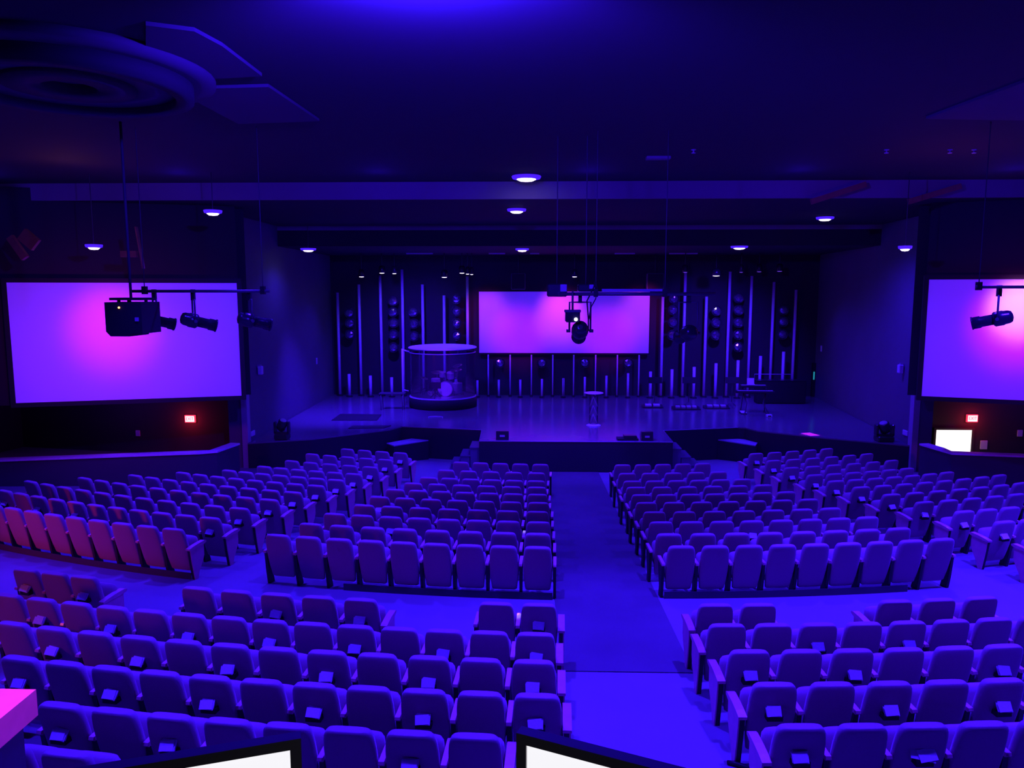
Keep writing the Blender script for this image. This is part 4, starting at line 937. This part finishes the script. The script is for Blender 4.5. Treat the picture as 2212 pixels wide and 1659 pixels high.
# dark flags above the centre screen
for x0, x1, lab in ((1104, 1135, 'dim blue hanging speaker above the centre screen left of middle'), (1398, 1434, 'dim blue hanging speaker above the centre screen right corner')):
    a, b_ = at(x0, 590, 32.4), at(x1, 626, 32.4); c = (a + b_) / 2; w, h = b_.x - a.x, a.z - b_.z
    t = thing('hanging_monitor_speaker', lab, 'speaker', (c.x, 32.4, c.z), 0, 'hanging speakers above the centre screen')
    MB().bevel_box((0, 0.15, 0), (w, 0.3, h), 0.03).obj('cabinet', 'wing_wall', t); MB().cyl((0, 0.15, h / 2), (0, 0.15, ZC - c.z), 0.02, n=6).obj('hanging_rod', 'rod', t)
    MB().span((-w * 0.45, -0.012, -h * 0.45), (w * 0.45, 0.0, h * 0.45)).obj('grille', 'upper_wall', t)

# ------------------------------------------------------------------ sound booth: monitors and ledge
def desk_monitor(corner, away, lab, mirror):
    """corner: the far upper corner in space; away: direction of the top edge, towards the viewer's side"""
    ang = math.atan2(away.y, away.x); W_, H_ = 0.56, 0.36
    t = thing('desk_monitor', lab, 'computer monitor', (corner.x, corner.y, corner.z), ang if not mirror else ang + PI, 'monitors on the sound desk')
    sx = 1 if not mirror else -1
    def sp(m, x0, y0, z0, x1, y1, z1): return m.span((min(sx * x0, sx * x1), y0, z0), (max(sx * x0, sx * x1), y1, z1))
    B = 0.0165
    m = MB(); sp(m, 0, 0, -B, W_, 0.021, 0); sp(m, 0, 0, -H_, B, 0.021, -B); sp(m, W_ - B, 0, -H_, W_, 0.021, -B); sp(m, B, 0, -H_, W_ - B, 0.021, -H_ + B); sp(m, B, 0.012, -H_ + B, W_ - B, 0.021, -B)
    m.obj('casing', 'casing', t)
    m = MB(); sp(m, B, 0.004, -H_ + B, W_ - B, 0.012, -B); m.obj('screen', 'monitor_light', t)
    m = MB(); sp(m, W_ / 2 - 0.03, 0.021, -H_ - 0.1, W_ / 2 + 0.03, 0.06, -0.15); m.obj('stand', 'black_gloss', t)
    m = MB(); sp(m, W_ / 2 - 0.12, -0.06, -H_ - 0.115, W_ / 2 + 0.12, 0.14, -H_ - 0.1); m.obj('foot', 'black_gloss', t)
    return t
k1 = at(1115, 1583, 1.1); e = onz(1449, 1670, k1.z); desk_monitor(k1, e - k1, 'white lit monitor at the bottom edge, right of two', False)
k2 = at(650, 1595, 1.08); e = onz(190, 1671, k2.z); desk_monitor(k2, e - k2, 'white lit monitor at the bottom edge, left of two', True)
DT = k1.z - 0.36 - 0.115
t = thing('sound_desk', 'dark sound desk under the two monitors, below the picture edge', 'desk', (-0.1, 0.85, DT))
MB().span((-1.1, -0.3, -0.04), (1.1, 0.42, 0.0)).obj('desk_top', 'black_gloss', t)
for sx in (-1.05, 1.05): MB().span((sx - 0.03, -0.28, -0.75), (sx + 0.03, 0.4, -0.04)).obj('side_panel', 'black_matte', t)
struct('floor_booth', MB().span((-1.4, -3.0, DT - 0.95), (2.2, 1.45, DT - 0.75)), 'carpet')
struct('wall_booth', MB().span((-1.4, -3.0, -4.8), (2.2, 1.40, DT - 0.95)), 'wing_wall')
# ledge at the lower left
zc = -1.66
g = [onz(78, 1489, zc), onz(0, 1553, zc)]
d = (g[1] - g[0]); d.z = 0; d.normalize(); n = Vector((-d.y, d.x, 0))
if n.x > 0: n = -n
a = g[0]; far = a + d * 2.2
t = thing('booth_ledge', 'pink lit wooden ledge on a low wall at the lower left corner', 'ledge', (a.x, a.y, zc))
back = Vector((-1, 0.0, 0)) * 1.6
P = [Vector((0, 0, -0.115)), d * 2.6 + Vector((0, 0, -0.115)), d * 2.6 + back + Vector((0, 0, -0.115)), back + Vector((0, 0, -0.115))]
MB().prism(P, (0, 0, 0.115)).obj('ledge_cap', 'oak_cap', t)
ins = [Vector((-0.06, -0.06, -0.15)), d * 2.6 + Vector((-0.06, 0, -0.15)), d * 2.6 + back + Vector((0, 0, -0.15)), back + Vector((0, -0.06, -0.15))]
MB().prism([p for p in ins], (0, 0, 0.035)).obj('shadow_gap', 'black_matte', t)
P = [Vector((-0.04, -0.04, 0)), d * 2.6 + Vector((-0.04, 0, 0)), d * 2.6 + back, back + Vector((0, -0.04, 0))]
MB().prism([p + Vector((0, 0, -3.1)) for p in P], (0, 0, 2.95)).obj('wall_panel', 'pale_trim', t)
lamp('ledge_light', 'SPOT', (a.x + 0.55, a.y - 0.4, 1.5), 850, (0.62, 0.03, 0.95), (a.x - 0.12, a.y - 0.12, zc + 0.02), 22, 1.0, 0.1)
# short dark strip on the aisle floor beside the last row on the right
p, q = onz(1572, 1633, -4.5), onz(1634, 1652, -4.5)
p.z, q.z = floor_z(p.x, p.y) + 0.02, floor_z(q.x, q.y) + 0.02
tag(MB().tube([p, p.lerp(q, 0.3) + Vector((0, 0, 0.012)), q], 0.022, 8).obj('floor_strip', 'plastic', None, p), 'short dark strip lying on the aisle floor at the lower right', 'strip')
